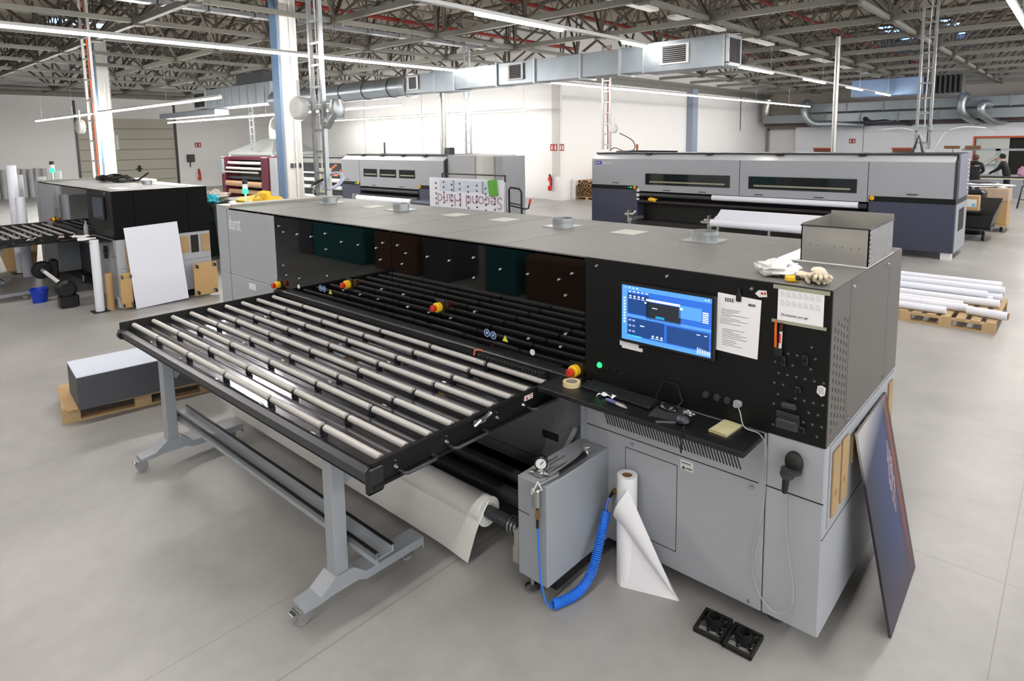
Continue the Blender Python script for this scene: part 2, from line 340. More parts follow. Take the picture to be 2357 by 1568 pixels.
# sprinkler mains and perforated trays
for x, z, y0, y1 in ((-14.3, 6.0, -4, 17.5), (-11.2, 6.3, -4, 39), (-6.3, 6.3, -4, 39)):
    MB().cyl((x, y0, z), (x, y1, z), .06, 10).build('sprinkler_pipe', 'red', None, {-14.3: 'red sprinkler pipe under the roof nearest the tall white column', -11.2: 'red sprinkler pipe crossing above the long ventilation duct', -6.3: 'red sprinkler pipe high above the rear right printer'}[x], 'pipe', smooth=True)
b = MB(); 
for y in range(-4, 12): b.box(-13.5, y, 5.32, -13.25, y+.96, 5.4)
b.build('cable_tray', 'zinc', None, 'perforated metal cable tray running past top of tall white column', 'cable tray')
b = MB()
for k in range(7): b.box(-7.35-.08*k, 8+4*k, 5.55, -7.1-.08*k, 11+4*k, 5.62)
b.build('cable_tray', 'white', None, 'white perforated tray in broken lengths high above the duct end', 'cable tray')

# columns
def column(x, y, h, label=None):
    c = struct('column', MB().box(x-.17, y-.19, 0, x+.19, y+.19, h, .015), mat('column_white', '#d8d8d4', .6, 0, .04, 2))
    MB().box(x-.185, y-.225, 0, x+.12, y-.19, h-.5, .005).build('column_cladding', 'pillarblue', c)
    MB().cyl((x+.22, y+.02, .5), (x+.22, y+.02, h-.6), .02, 8).cyl((x+.25, y+.12, .5), (x+.25, y+.12, h-.6), .014, 8).build('conduit', 'white', c)
    return c
c = column(-12.15, 4.05, 6.6)
b = MB()
for k in range(3): b.box(-11.955, 3.93+k*.1, 1.98, -11.94, 4.0+k*.1, 2.08)
b.build('socket_box', 'navy', c)
column(-25.9, 4.35, 6.6)
struct('column', MB().box(-15.3, 28.6, 0, -14.95, 29.2, 5.1), mat('blue_grey_steel_column', '#8b97a8', .5))
MB().cyl((-3.9, 14, 0), (-3.9, 14, 4.9), .055, 14).build('service_pole', 'galv', None, 'slim round grey pole standing behind the rear right printer', 'pole', smooth=True)

# ------------------------------------------------------------------ strip lights
def strip(name, pts, y_or_x, z, label, gaps=None, axis='y', grp='suspended strip lights'):
    a0, a1 = pts; mid = (a0+a1)/2; o = thing('strip_light', (y_or_x, mid, z) if axis == 'y' else (mid, y_or_x, z), label, 'light', grp)
    def bx(b, s, e, w, z0, z1):
        return b.box(y_or_x-w, s, z0, y_or_x+w, e, z1) if axis == 'y' else b.box(s, y_or_x-w, z0, e, y_or_x+w, z1)
    bx(MB(), a0, a1, .032, z, z+.05).build('housing', 'white', o)
    for s, e in (gaps or [pts]): bx(MB(), s, e, .03, z-.04, z).build('diffuser', 'led' if axis == 'y' else ('led2' if name == 'h' else 'led3'), o)
    k = a0+1
    while k < a1:
        p = (y_or_x, k, z+.05) if axis == 'y' else (k, y_or_x, z+.05); q = (p[0], p[1], 5.15); MB().cyl(p, q, .005, 5).build('suspension_wire', 'steel', o); k += 4.5
    return o
ZS = 4.25
strip('a', (-8.0, 7.8), -10.9, ZS, 'long unbroken strip light in front of the duct, passing the white column')
strip('b', (8.6, 35.5), -11.2, ZS-.03, 'unbroken strip light beyond the duct above the rear right printer')
strip('c', (-8, 7.8), -5.55, ZS, 'strip light with dark stretches, hung in front of the duct end', [(-8, 0.6), (3.3, 5.2), (7.0, 7.8)])
strip('d', (9.2, 28.6), -5.75, ZS, 'broken row of five lit strips receding beyond the duct end', [(9.2, 10.8), (12.6, 14.8), (17.4, 19.4), (22, 24), (26.2, 28.6)])
strip('e', (-9, 37), -.12, 4.3, 'strip light at the top right corner of the view')
strip('f', (-32, -14.2), 3.5, 3.6, 'strip light above the black-sided printer at the left', axis='x', grp='strip lights over the far machines')
strip('g', (-33, -14.6), 9.0, 3.62, 'strip light behind the tall column, above the mid printer', axis='x', grp='strip lights over the far machines')
strip('h', (-30.7, -16.13), 16.4, 3.74, 'strip light nearest the back wall', axis='x', grp='strip lights over the far machines')
strip('i', (-9, 37), 5.2, 4.3, 'unseen strip light added to brighten the right side of the hall')  # added lamp out of view, there only for its light

# ------------------------------------------------------------------ ducts
du = thing('ventilation_duct', (-8.5, 8.1, 4), 'long rectangular galvanised duct hanging across the hall', 'duct')
b = MB(); segs = [(-12.95, -11.75), (-11.75, -11.0), (-11.0, -9.55), (-9.55, -8.4), (-8.4, -7.15), (-7.15, -6.2), (-6.2, -5.65), (-5.65, -4.05)]
for i, (x0, x1) in enumerate(segs):
    big = 0.0 if i not in (1, 7) else .03
    b.box(x0+.012, 7.9-big, 3.79-big, x1-.012, 8.4+big, 4.27+big)
b.build('duct_body', 'zincb', du)
for x0, x1 in segs: MB().box(x1-.02, 7.86, 3.75, x1+.02, 8.44, 4.31).build('duct_flange', 'zinc', du)
for x, w in ((-12.6, .32), (-8.95, .36), (-5.0, .48)):
    g = MB().box(x-w/2-.05, 7.85, 3.87, x+w/2+.05, 7.875, 3.9).box(x-w/2-.05, 7.85, 4.2, x+w/2+.05, 7.875, 4.23).box(x-w/2-.05, 7.85, 3.9, x-w/2, 7.875, 4.2).box(x+w/2, 7.85, 3.9, x+w/2+.05, 7.875, 4.2).build('vent_grille', 'white', du)
    MB().box(x-w/2, 7.862, 3.9, x+w/2, 7.868, 4.2).build('grille_opening', 'dark', g)
    l = MB()
    for k in range(8): l.box(x-w/2, 7.854, 3.92+k*.036, x+w/2, 7.862, 3.932+k*.036)
    l.build('louvre', 'inkgrey', g)
g = MB().box(-4.02, 7.87, 3.76, -3.97, 8.43, 3.82).box(-4.02, 7.87, 4.24, -3.97, 8.43, 4.3).box(-4.02, 7.87, 3.8, -3.97, 7.92, 4.25).box(-4.02, 8.38, 3.8, -3.97, 8.43, 4.25).build('end_grille', 'zinc', du)
l = MB()
for k in range(10): l.box(-4.0, 7.94+k*.045, 3.82, -3.985, 7.96+k*.045, 4.24)
l.build('louvre', 'rail', g)
rd = thing('round_duct', (-17, 8.15, 4.02), 'round galvanised duct joining the rectangular duct behind the column', 'duct')
MB().tube([(-20.6, 8.15, 4.02), (-13.3, 8.15, 4.02)], .27, 28).build('duct_body', 'zincb', rd, smooth=True)
b = MB()
for k in range(6): b.tube([(-19.8+k*1.2, 8.15, 4.02), (-19.77+k*1.2, 8.15, 4.02)], .285, 28)
b.build('duct_clamp', 'rail', rd, smooth=True)
MB().tube([(-13.3, 8.15, 4.02), (-12.97, 8.15, 4.02)], [.27, .33], 28).build('duct_reducer', 'zinc', rd, smooth=True)
# duct and air unit at the left, behind the tall column
au = thing('air_unit', (-24, 8.4, 4), 'large galvanised air handling box with slotted grille behind the tall column', 'air unit')
MB().box(-26.0, 8.0, 3.95, -20.6, 8.8, 4.7, .02).build('casing', 'zincb', au)
MB().box(-23.3, 8.05, 4.7, -21.2, 8.75, 5.1, .02).build('upper_casing', 'rail', au)
MB().box(-27.2, 8.0, 3.98, -26.0, 8.8, 4.68, .02).build('grille_box', 'zinc', au)
for k in range(5): MB().box(-27.05+k*.2, 7.96, 4.05, -26.95+k*.2, 8.0, 4.6).build('grille_slot', 'dark', au)
for k in range(8): MB().box(-25.6+k*.65, 7.97, 3.95, -25.56+k*.65, 8.0, 4.7).build('casing_seam', 'zinc', au)
MB().box(-31.5, 8.1, 3.72, -25.5, 8.7, 3.95, .02).build('lower_duct', 'zincb', au)
# two long ducts on the back wall above the office block
for n, (z0, z1, y0, yy, lb) in enumerate(((3.95, 4.45, YB-2.2, YB-1.5, 'upper of the two long grey ducts above the white office block'), (3.35, 3.85, YB-2.0, YB-1.3, 'lower of the two long grey ducts above the white office block'))):
    o = thing('long_duct', (-5, y0, z0), lb, 'duct', 'ducts above the office block')
    MB().box(-14.8+(2.8 if n == 0 else 0), y0, z0, 10, yy, z1, .01).build('duct_body', mat('pale_duct', '#8f979b', .45, .5, .1, 2), o)
    for k in range(10): MB().box(-11.8+k*1.9+n*.7, y0-.04, z0-.04, -11.74+k*1.9+n*.7, yy+.04, z1+.04).build('duct_flange', 'inkgrey', o)
    if n == 1: MB().tube([(-14.6, y0+.35, 4.9), (-14.75, y0+.35, 4.2), (-14.7, y0+.35, 3.8), (-14.3, y0+.35, 3.6)], .3, 14).build('duct_bend', 'galv', o, smooth=True)
def hose(path, r, lb, m='zinc'):
    b = MB(); P = [Vector(p) for p in path]; pts = []
    for i in range(len(P)-1):
        p0 = P[max(i-1, 0)]; p1 = P[i]; p2 = P[i+1]; p3 = P[min(i+2, len(P)-1)]
        for k in range(8):
            t = k/8; pts.append(.5*((2*p1)+(-p0+p2)*t+(2*p0-5*p1+4*p2-p3)*t*t+(-p0+3*p1-3*p2+p3)*t**3))
    pts.append(P[-1]); b.tube(pts, [r*(1+.08*(i % 2)) for i in range(len(pts))], 12)
    return b.build('flexible_duct', m, None, lb, 'flexible duct', 'flexible ducts on the office block', smooth=True)
YF = YB-2.6
hose([(-11.9, YF+.5, 4.4), (-12, YF, 4.5), (-12.0, YF-.2, 3.9), (-11.6, YF, 3.3), (-10.6, YF+.6, 3.25), (-9.2, YF+1.4, 3.15)], .2, 'silver flexible duct hanging by the left end of the office block')
hose([(-4.1, YF+.5, 4.4), (-4.2, YF, 4.5), (-4.25, YF-.1, 3.9), (-4.1, YF+.2, 3.5), (-3.7, YF+1.6, 3.15)], .2, 'silver flexible duct, first of two above the orange-trimmed window')
hose([(-3.1, YF+.5, 4.0), (-3.35, YF, 4.05), (-3.4, YF, 3.6), (-3.0, YF+1, 3.2), (-2.6, YF+1.8, 3.15)], .18, 'silver flexible duct, second and lower one above the orange-trimmed window')
hose([(-8.9, YF+.6, 3.5), (-8.6, YF+.3, 3.25), (-7.6, YF+.8, 3.3), (-6.8, YF+1.8, 3.15)], .13, 'thin black-grey flexible duct over the middle of the office block', 'rail')
b = MB()
for z in (3.22, 3.32): b.cyl((-15, YB-1.2, z), (8, YB-1.2, z+.05), .03, 8)
b.cyl((-14.6, 34, 5), (-14.6, 34, 2.9), .03, 8); b.build('heating_pipe', mat('dark_pipe', '#5a3d38', .5), None, 'thin dark pipes running above the office block', 'pipe')
bu = thing('air_unit', (-7, 30, 4.6), 'blue-grey air unit hanging beyond the row of broken strips', 'air unit')
MB().box(-7.4, 29, 4.25, -4.6, 30, 5.0, .02).build('casing', mat('blue_unit', '#7b93b5', .4, .3), bu)
b = MB()
for k in range(7): b.box(-4.4+k*.18, 29, 4.25, -4.32+k*.18, 30, 5.0)
b.build('louvre', 'rail', bu)

# ------------------------------------------------------------------ vertical cable ladders
def ladder(x0, x1, y, z0, z1, lb, m='zinc', cables=('orange',), step=.32):
    o = thing('cable_ladder', ((x0+x1)/2, y, z0), lb, 'cable ladder', 'vertical cable ladders')
    w = min(.05, (x1-x0)*.16)
    for xa in (x0, x1-w): MB().box(xa, y-.02, z0, xa+w, y+.04, z1).build('side_rail', m, o)
    z = z0+.12
    while z < z1: MB().box(x0+w, y-.012, z, x1-w, y+.012, z+.035).build('rung', m, o); z += step
    for i, c in enumerate(cables):
        xc = x0+(x1-x0)*(.72-.2*i)
        MB().tube([(xc+.01*math.sin(k*1.3), y+.06, z0+(z1-z0)*k/12) for k in range(13)], .018 if c == 'orange' else .012, 8).build('cable', c, o, smooth=True)
    return o
ladder(-8.02, -7.68, 2.2, 0, 6.8, 'widest cable ladder with orange cable, beside the tall white column', cables=('orange', 'blackp', 'white'))
ladder(-17.95, -17.3, 1.8, 0, 6.8, 'pale cable ladder rising behind the black-sided printer at the left', 'white', ('orange', 'navy', 'orange'), .5)
ladder(-13.1, -12.85, 10.2, 2.0, 5.3, 'thin cable ladder dropping to the grey cabinet of the mid printer')
ladder(-10.3, -9.98, 13.3, 2.2, 5.3, 'thin cable ladder dropping to left end of the rear right printer', cables=('blackp', 'orange'))
ladder(-2.05, -1.75, 13.3, 2.2, 5.6, 'cable ladder dropping to right end of the rear right printer', cables=('blackp', 'white'))
ladder(-28.6, -28.2, 11, 2.2, 5.2, 'distant cable ladder in front of the extraction hood')
def reel(x, y, z, s, lb):
    o = thing('hose_reel', (x, y, z), lb, 'hose reel', 'rounded boxes on the cable ladders')
    MB().lathe([(.17*s, -.1*s), (.21*s, -.06*s), (.21*s, .06*s), (.17*s, .1*s)], (x, y, z), 18, 'y').build('casing', 'white', o, smooth=True)
    MB().box(x-.02*s, y-.02*s, z+.18*s, x+.02*s, y+.02*s, z+.5*s).build('hanger', 'white', o)
reel(-8.22, 2.1, 3.04, .85, 'large pale rounded reel box beside the widest cable ladder')
reel(-18.3, 1.7, 3.0, .85, 'small pale rounded reel box on ladder behind the black-sided printer')
reel(-9.8, 13.2, 2.82, .65, 'tiny pale rounded reel box above the rear right printer')
MB().tube([(-7.9, 2.3, 3.0), (-7.8, 2.25, 2.8), (-7.6, 2.2, 2.75), (-7.45, 2.25, 2.95)], .05, 10).lathe([(.1, -.12), (.13, 0), (.08, .14)], (-7.5, 2.3, 3.0), 14).build('pipe_valve', 'zinc', None, 'dark metal valve with hose behind the widest cable ladder', 'valve', smooth=True)
ep = thing('exhaust_pipe', (-13.75, 9.9, 2.2), 'vertical round exhaust pipe above the mid printer', 'pipe')
MB().cyl((-13.75, 9.9, 2.1), (-13.75, 9.9, 4.1), .09, 18).build('pipe', 'galv', ep, smooth=True)
MB().box(-13.6, 9.85, 2.1, -13.4, 10.05, 2.32, .02).cyl((-13.75, 9.9, 2.1), (-13.75, 9.9, 2.3), .075, 14).build('motor', 'rail', ep)
# small fire signs
def sign(x, y, z, lb, axis='y', w=.18):
    o = MB().box(x-w, y-.012, z-.14, x+w, y, z+.14).build('fire_sign', 'signred', None, lb, 'sign', 'fire safety signs') if axis == 'y' else MB().box(x, y-w, z-.14, x+.012, y+w, z+.14).build('fire_sign', 'signred', None, lb, 'sign', 'fire safety signs')
    for k in (-.5, .5):
        b = MB()
        if axis == 'y': b.lathe([(.03, -.003), (.03, .003)], (x+k*w, y-.015, z+.06), 8, 'y').box(x+k*w-.03, y-.017, z-.09, x+k*w+.03, y-.012, z+.03)
        else: b.lathe([(.03, -.003), (.03, .003)], (x+.015, y+k*w, z+.06), 8, 'x').box(x+.012, y+k*w-.03, z-.09, x+.017, y+k*w+.03, z+.03)
        b.build('pictogram', 'white', o)
sign(-15.72, YW-.27, 2.2, 'red fire sign on the pale corner column, left of a pair')
sign(-15.2, YW-.4, 2.2, 'red fire sign hung off the corner column, right of a pair', w=.12)
sign(-9.87, YB-.6, 2.2, 'small red fire sign on the white office block')
sign(XL, 12.6, 2.5, 'small red fire sign to the right of the sectional door', 'x')
def extinguisher(x, y, lb, axis='y'):
    o = thing('fire_extinguisher', (x, y, .45), lb, 'fire extinguisher', 'wall fire extinguishers')
    MB().lathe([(.06, 0), (.085, .03), (.085, .5), (.05, .58), (.03, .62)], (x, y, .4), 16).build('cylinder', 'extred', o, smooth=True)
    MB().box(x-.02, y-.06, 1.02, x+.02, y+.05, 1.06).cyl((x, y, 1.0), (x, y, 1.1), .025, 8).build('valve', 'blackp', o)
    MB().tube([(x+.02, y, 1.04), (x+.13, y-.02, .95), (x+.12, y-.03, .6)], .012, 6).build('hose', 'blackp', o)
    MB().box(x-.05, y-.09, .6, x+.05, y-.08, .8).build('instruction_label', 'white', o)
extinguisher(-15.87, YW-.37, 'red fire extinguisher hanging on the pale corner column')
extinguisher(XL+.15, 12.5, 'red fire extinguisher by the sectional door under a grey box', 'x')
MB().box(XL, 11.9, 1.5, XL+.2, 12.3, 1.95, .02).box(XL, 12.05, 1.2, XL+.05, 12.1, 1.5).build('switch_box', 'rail', None, 'dark switch box on the wall right of the sectional door', 'switch box')

# ------------------------------------------------------------------ flatbed printers (front plane y = 0)
def flatbed(X1, X0, lb, main):
    H, zb, zm, D = 1.82, .13, 1.08, 1.39
    wx0, wx1 = (X0+1.31, X1-1.345) if main else (-13.6, -11.35)
    p = thing('flatbed_printer', ((X0+X1)/2, .7, 0), lb, 'industrial printer', 'flatbed printers')
    # lower cabinets and recess under the window
    MB().box(wx1, 0, zb, X1-.27, D, zm-.01, .004).build('base_cabinet', 'grey', p)
    c = MB().box(X1-.266, 0, zb, X1, D, zm, .006).build('corner_cabinet', 'grey', p)
    b = MB().box(X1-.264, -.001, .805, X1-.002, .004, .811).box(X1-.003, .0, .63, X1+.001, D-.02, .634); b.build('panel_gap', 'slot', c)
    MB().box(X0, 0, .13, wx0, D, 1.085, .006).build('end_cabinet', 'grey', p)
    MB().box(wx0, .35, zb, wx1, D, .98).build('recess_wall', mat('recess_dark_grey', '#4c4f54', .5), p)
    MB().box(wx1-.5, .34, .55, wx1-.36, .35, .62).build('recess_slot', 'blackm', p)
    MB().box(wx0, -.03, .93, wx1, .4, 1.03).box(wx0, -.05, 1.03, wx1, .02, 1.09, .008).build('feed_trough', 'blackp', p)
    # feet
    for x in (X0+.2, (X0+X1)/2-.3, wx1+.15, X1-.25):
        for y in (.18, D-.2):
            f_ = MB().lathe([(.045, 0), (.05, .015), (.02, .03), (.018, zb+.02)], (x, y, 0), 14).build('foot', 'steel', p, smooth=True)
    MB().box(X0+.12, .22, .02, X1-.14, D-.14, zb).build('underbody_shade', 'blackm', p)  # black block added to darken the shaded gap under the printer
    # upper housing: core, window, end panel, control panel, side
    MB().box(X0+.02, .03, zm, X1-.02, D, H-.02).build('core', 'blackm', p)
    ep_ = MB().box(X0, 0, 1.09, wx0-.004, .03, H, .003).box(X0, .03, 1.09, X0+.02, D, H).build('end_panel', 'grey', p)
    MB().box(X0+.26, -.0015, .14, X0+.264, .002, H-.01).build('panel_gap', 'slot', ep_)
    wn = MB().box(wx0, 0, 1.09, (wx0+wx1)/2-.003, .028, H-.005).box((wx0+wx1)/2+.003, 0, 1.09, wx1-.004, .028, H-.005).build('window_panel', 'glossblack', p)
    if main:
        pts = [(x, z) for z, xx in ((1.71, (-2.28, -1.44, -4.98, -4.15, -3.31, -3.12)), (1.66, (-2.77, -2.53, -2.03, -1.79, -1.54, -4.89, -4.64, -4.39, -3.9, -3.65, -3.4, -3.02)), (1.57, (-1.49, -2.28, -4.15, -3.35, -3.07)), (1.33, (-4.93, -4.15, -3.07, -3.35, -2.28, -1.49)), (1.24, (-4.64, -3.4, -3.02, -2.77, -2.53, -3.9, -3.65, -1.79, -1.53, -4.88))) for x in xx]
        for x, z in pts: MB().lathe([(.009, -.012), (.007, -.016), (.009, 0)], (x, 0, z), 10, 'y').build('bolt', 'steel', wn, smooth=True)
    cp = MB().box(wx1, -.004, zm, X1-.001, .03, H, .003).build('control_panel', 'black', p)
    for x in ((-1.26, -.81, -.36) if main else (X1-.3,)): MB().lathe([(.009, -.014), (.007, -.02), (.009, 0)], (x, 0, 1.78), 10, 'y').build('bolt', 'steel', cp, smooth=True)
    sp = MB().box(X1-.02, .0, zm, X1+.001, .286, H, .002).box(X1-.02, .29, zm, X1+.001, 1.073, H, .002).box(X1-.02, 1.077, zm, X1+.001, D, H, .002).build('side_panel', 'darkmetal' if main else mat('black_side_panel', '#080808', .7, spec=.15), p)
    if main:
        b = MB()
        for i in range(5):
            for j in range(13): b.box(X1+.0005, .05+i*.05, 1.14+j*.04+(i % 2)*.02, X1+.002, .055+i*.05, 1.16+j*.04+(i % 2)*.02)
        b.build('vent_slot', 'slot', sp)
        b = MB()
        for y, z in ((.33, 1.78), (1.03, 1.78), (.33, 1.12), (1.03, 1.12)): b.lathe([(.009, 0), (.007, .008)], (X1+.001, y, z), 8, 'x')
        b.build('bolt', 'steel', sp)
    # lid
    for i, x in enumerate([X1-.675*k for k in range(int((X1-X0)/.675)+1)]):
        x2 = max(x-.675, X0+.27)
        if x - x2 < .05: continue
        MB().box(x2+.002, 0, H-.02, x-.002, D, H+.004, .002).build('lid_panel', 'top', p)
    MB().box(X0, 0, H-.005, X0+.262, D+.02, H+.02, .003).box(X0+.255, .05, H, X0+.3, D+.02, H+.03).build('end_lid', mat('pale_lid', '#918f89', .45), p)
    # collars and cover plates
    for x in ([-5.6, -4.3, -2.25, -1.06] if main else [X1-1.4, X1-2.6]):
        k = MB().box(x-.115, .95-.115, H+.004, x+.115, .95+.115, H+.009).pipe((x, .95, H+.009), (x, .95, H+.07), .082, .078, 28).pipe((x, .95, H+.045), (x, .95, H+.053), .087, .082, 28).build('duct_collar', 'zinc', p, smooth=True)
        MB().lathe([(.078, 0), (.078, .002)], (x, .95, H+.01), 24).build('collar_opening', 'rail', k)
    for x in ([-4.8, -3.52, -2.91, -1.66] if main else [X1-.9, X1-2.0, X1-3.3]):
        MB().box(x-.1, .87, H+.004, x+.1, 1.08, H+.007).build('cover_plate', mat('cover_plate_pale', '#a9a9a3', .5), p)
    # emergency stops
    es = [(-5.03, 1.126), (-3.81, 1.305), (-2.643, 1.304), (-1.409, 1.122)] if main else [(wx0+.03, 1.15)]
    for x, z in es:
        e = MB().box(x-.05, -.006, z-.05, x+.05, 0, z+.05, .002).build('emergency_stop', 'blackp', p)
        MB().lathe([(.03, -.05), (.036, -.045), (.036, -.01), (.03, -.005)], (x, 0, z), 18, 'y').build('collar', 'yellow', e, smooth=True)
        MB().lathe([(.02, -.085), (.025, -.08), (.023, -.06), (.012, -.05)], (x, 0, z), 18, 'y').build('button', 'redp', e, smooth=True)
    # door and vent grille under the worktop
    if main:
        for x0, x1, z0, z1 in ((-1.065, -.737, .24, .745),):
            b = MB()
            for q in ((x0, z0, x1, z0+.004), (x0, z1-.004, x1, z1), (x0, z0, x0+.003, z1), (x1-.003, z0, x1, z1)): b.box(q[0], -.001, q[1], q[2], .002, q[3])
            b.build('service_door', 'slot', p)
        b = MB(); b.box(wx1, -.001, .803, -.3, .001, .808)
        b.build('panel_gap', 'slot', p)
        b = MB()
        for k in range(44):
            x = -1.21+k*.0186; b.add([(x, -.001, .905), (x+.007, -.001, .905), (x+.022, -.001, .86), (x+.015, -.001, .86)], [(0, 3, 2, 1)])
            b.add([(x+.002, -.0012, .853), (x+.009, -.0012, .853), (x+.024, -.0012, .83), (x+.017, -.0012, .83)], [(0, 3, 2, 1)]) if k < 40 else None
        b = MB()
        for k in range(46):
            x = -1.21+k*.0176
            b.prism([(x, .912), (x+.006, .912), (x+.03, .845), (x+.024, .845)], 'y', -.002, .001)
        b.build('vent_grille', 'slot', p)
        for x, z in ((-1.02, .775), (-.33, .775), (-1.2, .16), (-.33, .16)): MB().lathe([(.007, -.01), (.009, -.006), (.009, 0)], (x, 0, z), 10, 'y').build('door_lock', 'steel', p, smooth=True)
        wl = MB().box(-.72, -.0015, .735, -.645, 0, .79).build('warning_label', mat('pale_label', '#cfcfcc', .5), p)
        MB().prism([(-.712, .74), (-.69, .74), (-.701, .757)], 'y', -.003, -.0015).box(-.712, -.003, .772, -.66, -.0015, .776).box(-.685, -.003, .745, -.652, -.0015, .75).build('print', 'ink', wl)
        # window warning symbols
        for cx, cz, cm in ((-2.17, 1.2, 'blue'), (-2.11, 1.195, 'blue'), (-4.28, 1.2, 'blue'), (-4.22, 1.2, 'blue')):
            s_ = MB().pipe((cx, -.001, cz), (cx, 0, cz), .028, .021, 20).box(cx-.01, -.001, cz-.01, cx+.01, 0, cz+.012).build('safety_symbol', mat('blue_symbol', '#8fa6d8', .5), wn)
        for cx, cz in ((-2.0, 1.195), (-4.12, 1.19)): MB().prism([(cx-.025, cz-.02), (cx+.025, cz-.02), (cx, cz+.022)], 'y', -.002, 0).build('warning_triangle', mat('yellow_sign', '#c9cf3a', .5), wn)
        for cx, cz in ((-1.761, 1.153), (-4.667, 1.157)): MB().lathe([(.02, -.004), (.02, 0)], (cx, 0, cz), 16, 'y').build('push_button', 'white', wn)
        # buttons and sockets on the control panel
        MB().lathe([(.012, -.016), (.016, -.01), (.018, 0)], (-1.242, 0, 1.191), 16, 'y').build('lit_button', 'greenled', cp, smooth=True)
        for x in (-1.19, -1.14, -1.09): MB().lathe([(.011, -.012), (.014, 0)], (x, 0, 1.185-.003*(x+1.19)/.05), 14, 'y').build('push_button', 'blackp', cp, smooth=True)
        for x in (-.58, -.52, -.465): MB().lathe([(.015, -.02), (.018, -.012), (.018, 0)], (x, 0, 1.19), 16, 'y').build('socket_cap', 'rail', cp, smooth=True)
        MB().box(-.43, -.03, 1.175, -.39, 0, 1.205, .006).build('socket', 'greyd', cp)
        random.seed(3); b = MB()
        for i in range(6):
            for j in range(9):
                if random.random() < .75: x, z = -.24+i*.04+(j % 2)*.018, 1.13+j*.052; b.lathe([(.006, -.001), (.006, .001)], (x, -.004, z), 8, 'y')
        b.build('peg_hole', mat('peg_hole_grey', '#55585a', .5), cp)
        for x, z, w, h in ((-.2, 1.455, .02, .05), (-.105, 1.48, .03, .05), (-.13, 1.335, .03, .03), (-.105, 1.145, .03, .03)): MB().box(x-w/2, -.02, z-h/2, x+w/2, -.003, z+h/2, .004).cyl((x, -.01, z), (x, -.045, z), .006, 8).build('hook', 'blackp', cp)
        MB().box(-.2, -.035, 1.235, -.13, -.004, 1.262, .006).build('hook', 'rail', cp)
        MB().box(-.215, -.05, 1.14, -.115, -.004, 1.185, .005).box(-.225, -.012, 1.18, -.12, -.004, 1.21, .003).build('holder_tray', 'rail', cp)
        # white logo lettering, black cowling on side bottom, filter boards in the side
        text('durst', 'logo_lettering', M['white'], p, Vector((-6.1, -.001, 1.59)), .22, RX, .001, .62, 'white logo lettering durst')
        MB().box(-5.7, -.002, .985, -5.55, 0, 1.05).build('small_label', 'white', p)
        sl = MB().box(X1-.001, .06, .66, X1+.004, 1.36, 1.07).build('filter_bay', mat('filter_frame', '#9a9ea4', .45), p)
        for y0, y1, z0, z1 in ((.095, .205, .70, 1.03), (.235, .345, .71, 1.035), (.41, .47, .85, 1.0), (.52, .585, .85, 1.0), (.64, .71, .86, 1.0), (.78, .85, .87, 1.0), (1.2, 1.3, .68, 1.03)):
            f1 = MB().box(X1+.004, y0, z0, X1+.014, y1, z1, .002).build('filter_board', 'mdf', p)
            MB().box(X1+.0141, y0+.03, z0+.1, X1+.0146, y0+.06, z0+.13).build('print', 'tan', f1)
        # side cabinet standing out from the front
        q = MB().box(-1.385, -.575, .13, -1.18, -.001, .70, .004).build('side_cabinet', 'greyd', p)
        MB().box(-1.387, -.577, .50, -1.30, -.574, .503).build('panel_gap', 'slot', q)
        MB().lathe([(.04, 0), (.045, .02), (.012, .035), (.01, .14)], (-1.35, -.5, 0), 14).build('foot', 'steel', q, smooth=True)
        MB().lathe([(.04, 0), (.045, .02), (.012, .035), (.01, .14)], (-1.35, -.1, 0), 14).build('foot', 'steel', q, smooth=True)
        MB().box(-1.34, -.45, .03, -1.22, -.02, .13).build('cabinet_gap_shade', 'blackm', q)  # set-back black block standing in for the shadow under this cabinet
        MB().lathe([(.02, 0), (.012, .01), (.012, .02), (.03, .03), (.026, .045)], (-1.245, -.13, .7), 14).box(-1.235, -.155, .725, -1.2, -.105, .74, .006).build('clamp_knob', 'galv', q, smooth=True)
        g = MB().lathe([(.034, 0), (.038, .004), (.038, .034), (.034, .038)], (0, 0, 0), 26, 'y')
        rot = Matrix.Rotation(math.radians(35), 3, 'Z'); gc = Vector((-1.285, -.495, .765)); g.v = [tuple(rot @ Vector(v)+gc) for v in g.v]
        ga = g.build('pressure_gauge', 'blackp', q, smooth=True)
        g = MB().lathe([(.029, -.003), (.029, 0)], (0, 0, 0), 24, 'y'); g.v = [tuple(rot @ Vector(v)+gc) for v in g.v]; g.build('dial', 'white', ga)
        g = MB().box(-.002, -.005, -.005, .002, -.003, .022); g.v = [tuple(rot @ Matrix.Rotation(.7, 3, 'Y') @ Vector(v)+gc) for v in g.v]; g.build('needle', 'blackp', ga)
        MB().box(-1.315, -.53, .70, -1.26, -.48, .735, .006).cyl((-1.34, -.52, .715), (-1.24, -.48, .715), .012, 10).cyl((-1.27, -.46, .76), (-1.27, -.37, .76), .006, 8).cyl((-1.25, -.46, .755), (-1.25, -.33, .755), .006, 8).build('regulator', 'steel', q, smooth=True)
        MB().tube([(-1.13, -.002, .45), (-1.13, -.035, .45)], [.018, .014], 12).build('hose_coupling', 'brass', p, smooth=True)
        # transport rollers and take-up shaft under the trough
        for y, z, r in ((-.24, .44, .035), (-.30, .34, .045), (-.14, .27, .045)):
            MB().cyl((-4.95, y, z), (-1.39, y, z), r, 18).build('transport_roller', 'rail' if z > .3 else 'blackp', p, smooth=True)
        MB().box(-4.95, -.06, .2, -1.42, -.03, .3).build('cross_beam', 'blackm', p)
        rp_ = MB().box(wx0+.01, .02, .36, wx1-.005, .05, .925).build('feed_cover', mat('recess_grey_cover', '#66696d', .5), p)
        MB().box(-1.70, .017, .60, -1.57, .02, .65).build('slot', 'slot', rp_)
